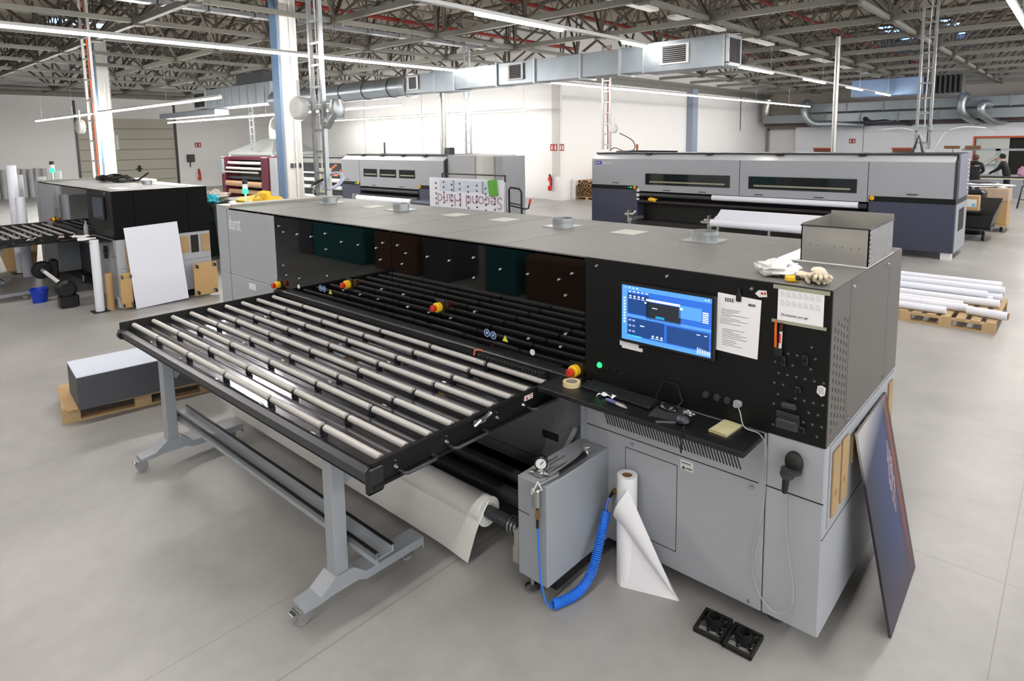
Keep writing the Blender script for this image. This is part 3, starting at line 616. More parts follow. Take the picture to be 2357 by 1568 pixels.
        MB().obox((-1.50, .0, .58), (.014, .014, .19), Matrix.Rotation(math.radians(27), 3, 'Y')).build('brace', 'greyd', rp_)
        MB().box(wx0+.02, .018, .44, wx1-.01, .02, .443).build('panel_gap', 'slot', rp_)
    return p
fp = flatbed(0, -6.385, 'large grey and black flatbed printer with roller table in the middle of the hall', True)
# worktop
fw = MB().box(-1.5, -.265, 1.045, -.275, -.006, 1.075, .004).build('worktop', 'blackp', fp, label='black worktop')
MB().box(-1.36, -.03, .71, -1.335, -.001, 1.045).build('worktop_bracket', 'greyd', fw)
# side latch plates near the worktop
MB().box(-1.5, -.06, .93, -1.42, -.02, 1.02, .005).box(-1.47, -.08, .95, -1.44, -.06, 1.0).build('latch_plate', 'steel', fp)
# monitor on the control panel
mo = MB().box(-1.09, -.03, 1.375, -.53, -.005, 1.715, .006).build('monitor', 'blackp', fp)
sc = MB().box(-1.074, -.0315, 1.395, -.55, -.03, 1.702).build('screen', mat('lit_screen_blue', '#1f4fa0', .12, emit='#2658b0', es=.5), mo)
def scr(name, rects, m):
    b = MB()
    for x0, z0, x1, z1 in rects: b.box(-1.074+x0*.524, -.0325, 1.395+(1-z1)*.307, -1.074+x1*.524, -.0315, 1.395+(1-z0)*.307)
    return b.build(name, m, mo)
scr('screen_bar', [(0, 0, 1, .08), (0, .08, .065, 1), (.065, .52, 1, .57), (.065, .92, 1, 1), (.66, .2, .9, .42)], mat('screen_light_blue', '#3f7fe0', .2, emit='#4a7fd0', es=.5))
scr('screen_panel', [(.07, .14, .32, .5), (.07, .58, .5, .9), (.53, .6, .98, .9)], mat('screen_dark_blue', '#16386e', .2, emit='#1b3f78', es=.35))
scr('dialog_window', [(.29, .24, .68, .55)], mat('screen_dialog', '#14181e', .2, emit='#20262c', es=.5))
random.seed(5)
ic = [(.29, .19, .67, .225), (.27, .25, .295, .28), (.67, .24, .7, .28), (.36, .33, .42, .345)]
for k in range(4): ic.append((.09+k*.05, .17, .115+k*.05, .2)); ic.append((.085+k*.05, .215, .12+k*.05, .23))
for k in range(9): ic.append((.02, .22+k*.055, .045, .25+k*.055))
for k in range(5): ic.append((.08+k*.05, .095, .11+k*.05, .11))
for k in range(3): ic.append((.08+k*.045, .025, .105+k*.045, .05))
for k in range(6): ic.append((.91, .25+k*.032, .97, .265+k*.032))
for k in range(8): ic.append((.86+k*.018, .86+.006*k, .868+k*.018, .97))
for r_ in range(3):
    for k in range(2): ic.append((.085+k*.045, .61+r_*.1, .115+k*.045, .64+r_*.1))
for k in range(3): ic.append((.36+k*.05, .83, .385+k*.05, .86)); ic.append((.35+k*.05, .875, .39+k*.05, .89))
ic += [(.85, .64, .89, .655), (.93, .64, .96, .655), (.22, .69, .27, .71), (.03, .03, .055, .045), (.93, .03, .945, .05), (.96, .03, .975, .05)]
scr('screen_icons', ic, mat('screen_icon_white', '#dfe9ff', .3, emit='#e4eeff', es=.7))
scr('screen_buttons', [(.4, .47, .5, .51), (.07, .9, .11, .92), (.12, .9, .24, .92), (.07, .935, .12, .96)], mat('screen_button', '#2f9fe8', .3, emit='#35aef0', es=.6))
MB().box(-1.1, -.012, 1.345, -.98, -.005, 1.372).box(-1.085, -.013, 1.333, -.955, -.006, 1.352).build('asset_label', 'white', mo, label='white label strips below screen')
# signal lamp on the end of the printer
def siglamp(x, y, z0, lb, s=1):
    o = thing('signal_lamp', (x, y, z0), lb, 'signal lamp')
    MB().cyl((x, y, z0), (x, y, z0+.1*s), .011*s, 10).build('stem', 'white', o)
    MB().lathe([(.025*s, 0), (.028*s, .004), (.028*s, .045*s), (.025*s, .05*s)], (x, y, z0+.1*s), 16).build('green_lens', 'green', o, smooth=True)
    MB().lathe([(.028*s, 0), (.028*s, .05*s)], (x, y, z0+.152*s), 16).build('clear_lens', 'white', o, smooth=True)
    MB().lathe([(.028*s, 0), (.028*s, .04*s), (.02*s, .045*s)], (x, y, z0+.203*s), 16).build('cap', 'blackp', o, smooth=True)
siglamp(-6.3, .3, 1.84, 'green signal lamp on the end of the large flatbed printer', 1.05)
# left printer
fl = flatbed(-10.08, -14.9, 'smaller flatbed printer with black side, standing left of the large one', False)
siglamp(-14.85, .3, 1.84, 'green signal lamp on the black-sided printer at the left', 1.5)
b = MB().box(-10.98, -.03, 1.36, -10.42, -.006, 1.72, .006).build('monitor', 'blackp', fl)
MB().box(-10.96, -.033, 1.385, -10.44, -.03, 1.7).build('screen', 'screenoff', b)
MB().box(-11.36, -.3, 1.045, -10.2, -.006, 1.07, .004).build('worktop', 'blackp', fl)
b = MB()
for y0, y1, z0, z1 in ((.12, .3, .5, 1.0), (.9, 1.05, .75, 1.02), (1.24, 1.38, .74, 1.03)): b.box(-10.079, y0, z0, -10.07, y1, z1)
b.build('filter_board', 'mdf', fl)
MB().box(-10.079, 1.08, .74, -10.074, 1.2, 1.03).build('open_slot', 'dark', fl)
MB().box(-10.6, -.04, .75, -10.5, -.002, .95, .01).box(-10.5, -.07, .85, -10.38, -.03, .9, .01).build('bracket', 'blackp', fl)

# ------------------------------------------------------------------ roller table (main)
rt = thing('roller_table', (-3.28, -.7, 0), 'long black roller feed table in front of the large flatbed printer', 'roller table', 'roller tables')
XA, XB = -5.035, -1.555
MB().box(XA-.02, -1.40, .945, XA, .0, 1.055, .003).build('side_rail', 'blackm', rt)
rr = MB().box(XB, -1.40, .925, XB+.022, .0, 1.05, .003).box(XB+.022, -1.4, .925, XB+.035, 0, .94).box(XB+.022, -1.4, 1.035, XB+.03, 0, 1.05).build('side_rail', 'black', rt)
MB().box(XA, -1.40, .93, XB, -1.375, 1.0).box(XA, -1.42, .985, XB, -1.40, 1.0).box(XA, -1.4, .925, XB, -1.3, .935).build('front_rail', 'rail', rt)
MB().cyl((XA-.03, -1.39, .95), (XA+.02, -1.39, .95), .035, 16).build('end_cap', 'blackp', rt, smooth=True)
MB().box(XB-.0, -1.43, .9, XB+.03, -1.33, 1.03, .012).build('end_cap', 'blackp', rt)
MB().box(XA, -.03, .93, XB, 0, .99).build('rear_rail', 'rail', rt)
MB().box(XA, -1.37, .965, XB, -.03, .975).build('bed_plate', 'bed', rt)
hx = [-4.44, -3.86, -3.26, -2.66, -2.09]; ry = [-1.306, -1.156, -1.003, -.85, -.697, -.543, -.391, -.242, -.086]
ex = [-5.005]+hx+[-1.59]
for i, y in enumerate(ry):
    if i < 8: MB().box(XA+.01, y+.038, .975, XB-.01, y+.112, .993, .003).build('bed_slat', 'bed', rt)
    for k in range(6):
        a = ex[k]+(.018 if k else 0); e_ = ex[k+1]-(.018 if k < 5 else 0)
        MB().cyl((a, y, 1.021), (e_, y, 1.021), .0185, 16).build('roller', 'rollerm', rt, smooth=True)
    for x in hx:
        MB().box(x-.015, y-.02, .972, x+.015, y+.02, 1.03, .008).build('roller_bearing', 'blackp', rt)
    if i in (0, 3, 6):
        for x in hx: MB().box(x-.05, y-.052, .985, x-.01, y-.04, 1.0, .003).build('fastening_clip', 'steel', rt)
for a, e_ in ((-1.246, -1.044), (-.927, -.686), (-.316, -.09)):
    X = XB+.022; z = .952; pth = [(X, a, z), (X+.035, a, z), (X+.05, a+.015, z), (X+.05, e_-.015, z), (X+.035, e_, z), (X, e_, z)]
    MB().tube(pth, .009, 10).build('handle', 'rail', rt, smooth=True)
for y in (-1.27, -.95, -.58, -.36):
    b = MB(); b.lathe([(.009, 0), (.012, .004), (.006, .018)], (XB+.022, y, .985), 10, 'x').lathe([(.005, 0), (.003, .008)], (XB+.022, y, 1.015), 8, 'x').build('bolt', 'steel', rt, smooth=True)
for y in (-.72, -.1):
    MB().box(XB+.022, y-.045, 1.0, XB+.045, y+.045, 1.03, .006).tube([(XB+.045, y-.05, 1.01), (XB+.06, y-.02, 1.035), (XB+.05, y+.03, 1.03), (XB+.05, y+.07, 1.045)], .012, 8).build('latch', 'steel', rt, smooth=True)
w = MB().box(XB+.022, -.345, 1.0, XB+.025, -.27, 1.034).build('warning_label', 'white', rt)
MB().prism([(-.335, 1.004), (-.312, 1.004), (-.3235, 1.026)], 'x', XB+.025, XB+.026).box(XB+.025, -.305, 1.022, XB+.026, -.275, 1.027).box(XB+.025, -.305, 1.008, XB+.026, -.275, 1.012).build('print', 'redp', w)
# legs
def leg(x, s):
    lg = MB().box(x-.045, -1.3, .16, x+.045, -1.22, .86, .004).prism([(-1.32, .93), (-1.16, .93), (-1.21, .84), (-1.3, .84)], 'x', x-.045, x+.045).build('leg', 'greyd', rt)
    MB().obox((x, -1.12, .77), (.03, .13, .028), Matrix.Rotation(math.radians(40), 3, 'X')).build('brace', 'greyd', lg)
    MB().box(x-.05, -1.33, .875, x+.05, -1.325, .925).build('mounting_plate', 'blackm', lg)
    b = MB()
    for k in (-.03, 0, .03): b.lathe([(.006, -.006), (.006, 0)], (x+k, -1.33, .9), 8, 'y')
    b.build('bolt', 'steel', lg)
    ft = MB().prism([(-1.5, .092), (-1.40, .092), (-1.34, .10), (-1.17, .10), (-1.12, .075), (-.72, .075), (-.72, .125), (-1.12, .125), (-1.2, .19), (-1.31, .19), (-1.4, .125), (-1.5, .112)], 'x', x-.06, x+.06).box(x-.06, -.72, .05, x+.06, -.71, .125).build('foot_beam', 'greyd', rt)
    for y in (-1.45, -.8):
        yy = y-.035 if y < -1 else y
        c_ = MB().box(x-.035, yy-.035, .078, x+.035, yy+.035, .09).box(x-.035, yy-.035, .03, x-.026, yy+.03, .08).box(x+.026, yy-.035, .03, x+.035, yy+.03, .08).box(x-.03, yy-.06, .07, x+.03, yy-.03, .085, .004).build('caster_fork', 'steel', ft)
        MB().cyl((x-.02, yy, .04), (x+.02, yy, .04), .04, 18).build('caster_wheel', 'caster', ft, smooth=True)
leg(-2.1, 1); leg(-4.49, 1)
cb = MB().prism([(-1.20, .33), (-1.09, .33), (-1.09, .37), (-1.10, .37), (-1.10, .335), (-1.19, .335), (-1.19, .37), (-1.2, .37)], 'x', -4.6, -1.82).box(-4.6, -1.2, .30, -1.82, -1.19, .37).build('cross_bar', 'greyd', rt)
MB().box(-4.6, -1.206, .366, -1.82, -1.188, .374).box(-4.6, -1.102, .366, -1.82, -1.086, .374).build('rubber_edge', 'rubber', cb)
rt2 = copy_tree(rt); rt2.location = (-13.0, -.7, 0); rt2.scale = (.69, 1, 1)
rt2['label'] = 'shorter roller table cut off by the left edge, before the black-sided printer'

ch = thing('cable_chain', (-1.9, -.075, 1.06), 'black cable chain lying in the trough beside the tape roll end of the table', 'cable chain')
for k in range(22): MB().box(-2.16+k*.026, -.1, 1.056, -2.14+k*.026, -.055, 1.078, .003).build('chain_link', 'blackp', ch)
MB().box(-2.17, -.095, 1.054, -1.59, -.06, 1.062).build('chain_band', 'rail', ch)
MB().tube([(-2.2, -.1, 1.06), (-2.21, -.08, 1.09), (-2.18, -.05, 1.09), (-2.15, -.04, 1.06)], .005, 6).build('orange_strap', 'orange', ch, smooth=True)
# ------------------------------------------------------------------ big roll under the table
mr_ = thing('media_roll', (-3.2, -.5, 0.33), 'long paper roll with hanging sheet, mounted under the roller feed table', 'paper roll')
MB().cyl((-4.9, -.5, .33), (-1.69, -.5, .33), .085, 28).build('paper', 'paperroll', mr_, smooth=True)
MB().pipe((-1.692, -.5, .33), (-1.685, -.5, .33), .088, .05, 28).build('paper_edge', 'white', mr_, smooth=True)
MB().cyl((-4.95, -.5, .33), (-1.45, -.5, .33), .038, 20).build('shaft', 'rail', mr_, smooth=True)
b = MB()
for k in range(4): b.pipe((-1.5+k*.022, -.5, .33), (-1.49+k*.022, -.5, .33), .05-.004*k, .03, 20)
b.build('shaft_ring', 'steel', mr_, smooth=True)
b = MB().lathe([(.006, 0), (.006, .004)], (-1.6, -.535, .345), 8, 'y').lathe([(.006, 0), (.006, .004)], (-1.56, -.535, .345), 8, 'y'); b.build('screw_hole', 'steel', mr_)
g = []
for i in range(26):
    t = i/25; x = -4.9+3.22*t; row = []
    for j in range(9):
        s_ = j/8; z = .40-(.40-.035)*s_; 
        y = -.5-.088*math.sin(min(1, s_*2.2)*PI/2)-.01*s_
        xx = x
        if t > .9: 
            c_ = (t-.9)/.1; y += -.02*c_*s_; xx = x-.10*c_*max(0, s_-.3) ; z = z
        row.append((xx, y, z))
    g.append(row)
MB().sheet(g, .002).build('hanging_sheet', 'paperroll', mr_, smooth=True)
MB().box(-1.44, -.56, .25, -1.39, -.44, .36, .01).box(-1.46, -.55, .14, -1.4, -.48, .25, .01).build('shaft_bearing', 'galv', mr_)
MB().box(-1.45, -.545, .245, -1.395, -.50, .29, .008).build('valve', 'blue', mr_)

# ------------------------------------------------------------------ standing white roll with loose sheet
wr = thing('paper_roll', (-.99, -.1, 0), 'white paper roll standing on the floor against the printer, sheet flaring open', 'paper roll')
MB().pipe((-.99, -.1, 0), (-.99, -.1, .645), .056, .03, 32).build('paper', 'paper', wr, smooth=True)
MB().pipe((-.99, -.1, .0), (-.99, -.1, .64), .03, .024, 24).build('core', 'tan', wr, smooth=True)
g = []
for i in range(15):
    t = i/14; row = []
    for j in range(11):
        s_ = j/10
        xa, xb = -.985, -.985+.30*s_          # sheet spreads to the lower right
        top = .635-.635*s_**1.0
        x = -.99+.30*s_; z = top*(1-t)+0.0*t; y = -.16+.11*s_+.015*math.sin(PI*t)
        row.append((x, y, z))
    g.append(row)
MB().sheet(g, .0015).build('loose_sheet', 'paper', wr, smooth=True)
g = []
for i in range(13):     # front flap wrapping across the roll
    t = i/12; row = []
    for j in range(9):
        s_ = j/8; p0 = Vector((-.945, -.15, .60)); p1 = Vector((-.70, -.05, .02)); p2 = Vector((-1.045, -.14, .40))
        e = p0.lerp(p1, t); q = p2.lerp(p1, t); v_ = e.lerp(q, s_); v_.y -= .045*math.sin(PI*s_)*(1-t)+.012; row.append(tuple(v_))
    g.append(row)
MB().sheet(g, .0015).build('folded_flap', 'paper', wr, smooth=True)

# ------------------------------------------------------------------ coiled air hose and air gun
def coil(pts, R, r, turns, m, parent, name='coil'):
    P = [Vector(p) for p in pts]; L_ = []
    for i in range(len(P)-1):
        p0 = P[max(i-1, 0)]; p1 = P[i]; p2 = P[i+1]; p3 = P[min(i+2, len(P)-1)]
        for k in range(12):
            t = k/12; L_.append(.5*((2*p1)+(-p0+p2)*t+(2*p0-5*p1+4*p2-p3)*t*t+(-p0+3*p1-3*p2+p3)*t**3))
    L_.append(P[-1]); n = turns*12; out = []
    u = (L_[1]-L_[0]).orthogonal().normalized()
    for i in range(n+1):
        f_ = i/n*(len(L_)-1); a = min(int(f_), len(L_)-2); p = L_[a].lerp(L_[a+1], f_-a); t = (L_[a+1]-L_[a]).normalized()
        u = (u-t*u.dot(t)).normalized(); w_ = t.cross(u); an = 2*PI*i/12
        out.append(p+(u*math.cos(an)+w_*math.sin(an))*R)
    return MB().tube(out, r, 6).build(name, m, parent, smooth=True)
ah = thing('air_hose', (-1.15, -.3, 0), 'blue coiled air hose looping on the floor beside the small grey cabinet', 'hose')
coil([(-1.165, -.55, .032), (-1.13, -.45, .03), (-1.105, -.36, .055), (-1.09, -.29, .13), (-1.10, -.22, .22), (-1.115, -.15, .31), (-1.12, -.11, .375)], .023, .0048, 62, 'blue', ah)
MB().tube([(-1.22, -.605, .49), (-1.212, -.605, .35), (-1.20, -.61, .2), (-1.18, -.6, .08), (-1.165, -.575, .03)], .005, 8).tube([(-1.12, -.11, .385), (-1.13, -.09, .41), (-1.13, -.06, .44)], .006, 8).build('straight_hose', 'blue', ah, smooth=True)
MB().cyl((-1.13, -.065, .435), (-1.13, -.035, .452), .009, 10).build('sleeve', 'blackp', ah, smooth=True)
ag = thing('air_gun', (-1.22, -.6, .55), 'silver air blow gun hanging on the front corner of the small grey cabinet', 'air gun')
MB().box(-1.235, -.612, .585, -1.21, -.59, .685, .006).build('grip', 'galv', ag)
MB().tube([(-1.235, -.6, .70), (-1.215, -.6, .715), (-1.2, -.55, .725), (-1.19, -.44, .735)], .007, 8).build('barrel', 'steel', ag, smooth=True)
MB().tube([(-1.19, -.46, .733), (-1.185, -.3, .742), (-1.195, -.22, .74)], [.011, .012, .018], 10).build('nozzle_sleeve', 'blackp', ag, smooth=True)
MB().tube([(-1.245, -.61, .69), (-1.25, -.615, .66), (-1.215, -.605, .735)], .005, 6).tube([(-1.215, -.605, .735), (-1.2, -.59, .69), (-1.24, -.61, .672)], .004, 6).build('lever', 'white', ag, smooth=True)
MB().tube([(-1.243, -.612, .59+k*.004) if k % 2 else (-1.238, -.618, .59+k*.004) for k in range(24)], .003, 5).build('spring', 'steel', ag)
MB().lathe([(.006, 0), (.011, .012), (.011, .03), (.007, .045), (.009, .05), (.009, .06)], (-1.222, -.603, .52), 12).build('coupling', 'brass', ag, smooth=True)
MB().cyl((-1.221, -.604, .475), (-1.222, -.603, .52), .008, 10).build('sleeve', 'blackp', ag, smooth=True)

# ------------------------------------------------------------------ worktop things
WZ = 1.075
kb = thing('keyboard', (-1.06, -.06, WZ), 'black computer keyboard lying on the black worktop', 'keyboard')
RK = Matrix.Rotation(math.radians(-2), 3, 'Z')
def rb(b, c, ro): b.v = [tuple(ro @ Vector(v)+Vector(c)) for v in b.v]; return b
kc = (-1.06, -.075, WZ+.003)
rb(MB().box(-.23, -.06, 0, .23, .06, .014, .003), kc, RK).build('case', 'blackp', kb)
for i in range(5):
    b = MB(); x = -.22
    while x < .215:
        w_ = .02 if not (i == 0 and -.11 < x < .02) else .1; b.box(x, -.052+i*.021, .014, x+w_-.003, -.035+i*.021, .02); x += w_+.001
    rb(b, kc, RK).build('key_row', mat('key_cap', '#26282b', .35), kb)
rb(MB().box(-.13, .058, 0, 0.02, .066, .022), kc, RK).build('rear_rest', 'blackp', kb)
mp_ = rb(MB().box(-.08, -.085, 0, .08, .085, .003, .001), (-.745, -.1, WZ), Matrix.Rotation(math.radians(12), 3, 'Z')).build('mouse_pad', mat('dark_grey_pad', '#26272b', .8), None, 'dark grey mouse pad on worktop next to the keyboard', 'mouse pad')
ms = thing('computer_mouse', (-.76, -.07, WZ+.003), 'black computer mouse on the dark grey pad', 'computer mouse')
MB().blob((-.76, -.07, WZ+.006), (.055, .032, .03), 1, 0, flat=WZ+.004).build('body', mat('mouse_black', '#17181b', .2), ms, smooth=True)
MB().box(-.79, -.074, WZ+.03, -.775, -.066, WZ+.036, .002).build('scroll_wheel', 'rubber', ms)
MB().tube([(-.72, -.06, WZ+.02), (-.70, -.03, WZ+.05), (-.74, -.015, WZ+.13), (-.82, -.02, WZ+.13), (-.85, -.02, WZ+.06), (-.86, -.03, WZ+.01)], .003, 6).build('mouse_cable', 'rubber', ms, smooth=True)
tp = MB().pipe((-1.355, -.125, WZ), (-1.355, -.125, WZ+.026), .052, .034, 32).build('masking_tape', 'masking', None, 'roll of cream masking tape on left end of the black worktop', 'tape', smooth=True)
MB().pipe((-1.355, -.125, WZ+.001), (-1.355, -.125, WZ+.0255), .034, .032, 32).build('core', mat('tape_core', '#9c958c', .7), tp, smooth=True)
g = [[(-1.15+.1*u_/8+.02*(v_/5), -.17+.045*v_/5+.03*(u_/8), WZ+.003+.018*abs(math.sin(u_*.9+v_))) for v_ in range(6)] for u_ in range(9)]
MB().sheet(g, .003).build('crumpled_tissue', 'paper', None, 'crumpled white tissue in front of the keyboard', 'tissue', smooth=True)
uk = thing('utility_knife', (-1.02, -.2, WZ), 'grey-blue cutter knife with silver tip on the black worktop', 'knife')
MB().tube([(-1.075, -.185, WZ+.012), (-1.04, -.19, WZ+.013), (-1.0, -.195, WZ+.012)], [.007, .012, .010], 10).build('handle', mat('blue_grey_handle', '#565b86', .4), uk, smooth=True)
MB().tube([(-1.0, -.195, WZ+.012), (-.96, -.2, WZ+.011), (-.93, -.205, WZ+.008)], [.011, .013, .006], 8).build('silver_tip', 'galv', uk, smooth=True)
tm = thing('tape_measure', (-.625, -.17, WZ), 'dark tape measure with wrist strap next to the notepad', 'tape measure')
MB().blob((-.625, -.17, WZ+.022), (.036, .032, .022), 4, .1, flat=WZ+.001).build('case', mat('slate_plastic', '#33343c', .4), tm, smooth=True)
MB().blob((-.61, -.14, WZ+.05), (.03, .012, .012), 8, .5).build('clip', 'galv', tm, smooth=True)
MB().tube([(-.6, -.2, WZ+.01), (-.59, -.245, WZ+.006), (-.585, -.268, WZ+.002), (-.583, -.272, WZ-.05), (-.582, -.27, WZ-.1)], .003, 6).tube([(-.6, -.2, WZ+.01), (-.578, -.245, WZ+.006), (-.572, -.268, WZ+.002), (-.575, -.272, WZ-.05), (-.58, -.27, WZ-.1)], .003, 6).build('strap', 'rubber', tm, smooth=True)
rb(MB().box(-.055, -.007, 0, .055, .007, .003), (-.70, -.2, WZ), Matrix.Rotation(math.radians(38), 3, 'Z')).build('steel_rule', 'steel', None, 'short silver steel rule lying by the tape measure', 'ruler')
np_ = thing('notepad', (-.44, -.08, WZ), 'yellowed notepad with smudges lying on the worktop end', 'notepad')
rb(MB().box(-.05, -.085, 0, .045, .075, .012, .001), (-.435, -.085, WZ), Matrix.Rotation(math.radians(-4), 3, 'Z')).build('pages', mat('yellowed_pages', '#b9b48c', .8, 0, .25, 22), np_)
rb(MB().box(-.05, -.087, .0121, .045, -.082, .0125), (-.435, -.085, WZ), Matrix.Rotation(math.radians(-4), 3, 'Z')).build('glued_edge', 'tan', np_)
uc = thing('usb_cable', (-.33, -.03, 1.1), 'pale cable from panel socket hanging over worktop down the cabinet to the scanner', 'cable')
P = [(-.41, -.03, 1.19), (-.385, -.05, 1.17), (-.34, -.1, 1.12), (-.285, -.06, 1.09), (-.262, -.03, 1.03), (-.262, -.012, .95), (-.268, -.012, .7), (-.30, -.012, .52), (-.315, -.014, .42), (-.30, -.016, .30), (-.26, -.018, .22), (-.21, -.02, .185), (-.16, -.02, .19), (-.115, -.02, .25), (-.11, -.02, .35), (-.135, -.02, .5), (-.155, -.02, .65), (-.16, -.022, .78), (-.163, -.03, .83)]
def spl(P, n=6):
    P = [Vector(p) for p in P]; o_ = []
    for i in range(len(P)-1):
        p0 = P[max(i-1, 0)]; p1 = P[i]; p2 = P[i+1]; p3 = P[min(i+2, len(P)-1)]
        for k in range(n): t = k/n; o_.append(.5*((2*p1)+(-p0+p2)*t+(2*p0-5*p1+4*p2-p3)*t*t+(-p0+3*p1-3*p2+p3)*t**3))
    return o_+[P[-1]]
MB().tube(spl(P), .0028, 6).build('wire', mat('pale_cable', '#a5a7a6', .5), uc, smooth=True)
MB().cyl((-.41, -.005, 1.19), (-.41, -.045, 1.19), .013, 10).build('plug', 'greyd', uc, smooth=True)
bs = thing('barcode_scanner', (-.15, -.05, .95), 'black handheld barcode scanner resting in a holder on grey cabinet', 'scanner')
MB().blob((-.128, -.03, .985), (.042, .03, .055), 2, .0).build('holder', 'blackm', bs, smooth=True)
MB().lathe([(.03, -.02), (.047, -.008), (.047, 0), (.03, .008)], (-.132, -.05, .955), 18).build('holder_rim', 'rail', bs, smooth=True)
MB().blob((-.145, -.062, .935), (.034, .034, .03), 3, 0).build('head', mat('scanner_grey', '#34373b', .3), bs, smooth=True)
MB().tube([(-.15, -.06, .93), (-.155, -.055, .88), (-.163, -.04, .83)], [.018, .016, .013], 12).build('grip', 'blackp', bs, smooth=True)

# ------------------------------------------------------------------ papers on the control panel
ca = thing('work_order_sheet', (-.41, -.008, 1.58), 'printed work order sheets held by a black clip beside the screen', 'paper')
MB().add([(-.530, -.009, 1.735), (-.313, -.009, 1.728), (-.322, -.012, 1.435), (-.536, -.012, 1.441), (-.530, -.006, 1.735), (-.313, -.006, 1.728), (-.322, -.009, 1.435), (-.536, -.009, 1.441)], [(0, 3, 2, 1), (4, 5, 6, 7), (0, 1, 5, 4), (1, 2, 6, 5), (2, 3, 7, 6), (3, 0, 4, 7)]).build('sheet', 'paper', ca)
b = MB(); random.seed(9)
yv = lambda z: -.0092-.003*(1.735-z)/.3-.0006
for z0, x0, n in ((1.655, -.51, 5), (1.61, -.515, 4), (1.555, -.50, 6), (1.5, -.5, 4)):
    for k in range(n):
        z = z0-k*.0085; b.box(x0, yv(z), z, x0+random.uniform(.05, .15), yv(z)+.0006, z+.0016)
for k in range(12):
    b.box(-.492+k*.004, yv(1.70), 1.695, -.492+k*.004+(.0015 if k % 3 else .003), yv(1.7)+.0006, 1.715); b.box(-.375+k*.003, yv(1.70), 1.69, -.375+k*.003+.0018, yv(1.7)+.0006, 1.703)
b.build('print', 'ink', ca)
MB().box(-.435, -.018, 1.705, -.41, -.006, 1.75, .003).box(-.43, -.02, 1.745, -.415, -.008, 1.775, .002).build('binder_clip', 'blackp', ca)
cl = thing('calendar_sheet', (-.13, -.006, 1.72), 'calendar printout with handwriting, taped to the panel top corner', 'paper')
MB().box(-.237, -.0075, 1.635, -.035, -.0055, 1.8).build('sheet', 'paper', cl)
b = MB()
for i in range(7):
    for j in range(2):
        x = -.225+i*.026; z = 1.785-j*.042; b.box(x, -.0083, z, x+.012, -.0075, z+.002)
        for k in range(4): b.box(x, -.0083, z-.006-k*.005, x+.02, -.0075, z-.005-k*.005)
b.build('print', mat('faint_print', '#a2a4aa', .8), cl)
text('Druckseiten pro qm', 'handwriting', M['ink'], cl, Vector((-.222, -.008, 1.672)), .018, RX, .0004, .82, shear=.3)
MB().box(-.26, -.009, 1.797, -.012, -.0055, 1.815).build('tape_strip', 'tapestrip', cl); MB().box(-.262, -.009, 1.635, -.02, -.0074, 1.65).build('tape_strip', 'tapestrip', cl)
ph = thing('pen_holder', (-.225, -.03, 1.5), 'magnetic holder with orange marker and red-white marker pen', 'pen holder')
MB().box(-.24, -.03, 1.475, -.205, -.005, 1.52, .003).build('cup', 'blackp', ph)
MB().tube([(-.235, -.02, 1.5), (-.238, -.02, 1.62), (-.237, -.02, 1.65)], [.007, .006, .005], 8).build('orange_marker', 'amber', ph, smooth=True)
m1 = MB().tube([(-.215, -.022, 1.5), (-.212, -.022, 1.61)], .007, 10).build('white_marker', 'white', ph, smooth=True)
MB().tube([(-.2125, -.022, 1.6), (-.211, -.022, 1.64)], .0075, 10).build('cap', mat('dark_cap', '#3a1612', .5), m1, smooth=True); MB().box(-.218, -.0305, 1.545, -.21, -.0285, 1.59).build('print', 'redp', m1)
tg = MB().prism([(-.345, 1.757), (-.33, 1.775), (-.292, 1.778), (-.288, 1.748), (-.325, 1.742)], 'y', -.007, -.004).build('paper_tag', 'white', None, 'small white tag with red marks stuck near the panel top edge', 'tag')
MB().lathe([(.006, -.008), (.006, -.007)], (-.312, 0, 1.762), 8, 'y').lathe([(.006, -.008), (.006, -.007)], (-.298, 0, 1.764), 8, 'y').build('print', 'redp', tg)
st_ = MB().prism([(-.05, 1.34), (-.047, 1.372), (-.03, 1.378), (-.012, 1.37), (-.015, 1.335), (-.03, 1.325)], 'y', -.006, -.004).build('sticker', 'white', None, 'white sticker near the right edge of the peg-hole panel', 'sticker')
b = MB()
for k in range(4): b.box(-.043, -.0068, 1.34+k*.008, -.02, -.006, 1.343+k*.008)
b.build('print', 'inkgrey', st_)

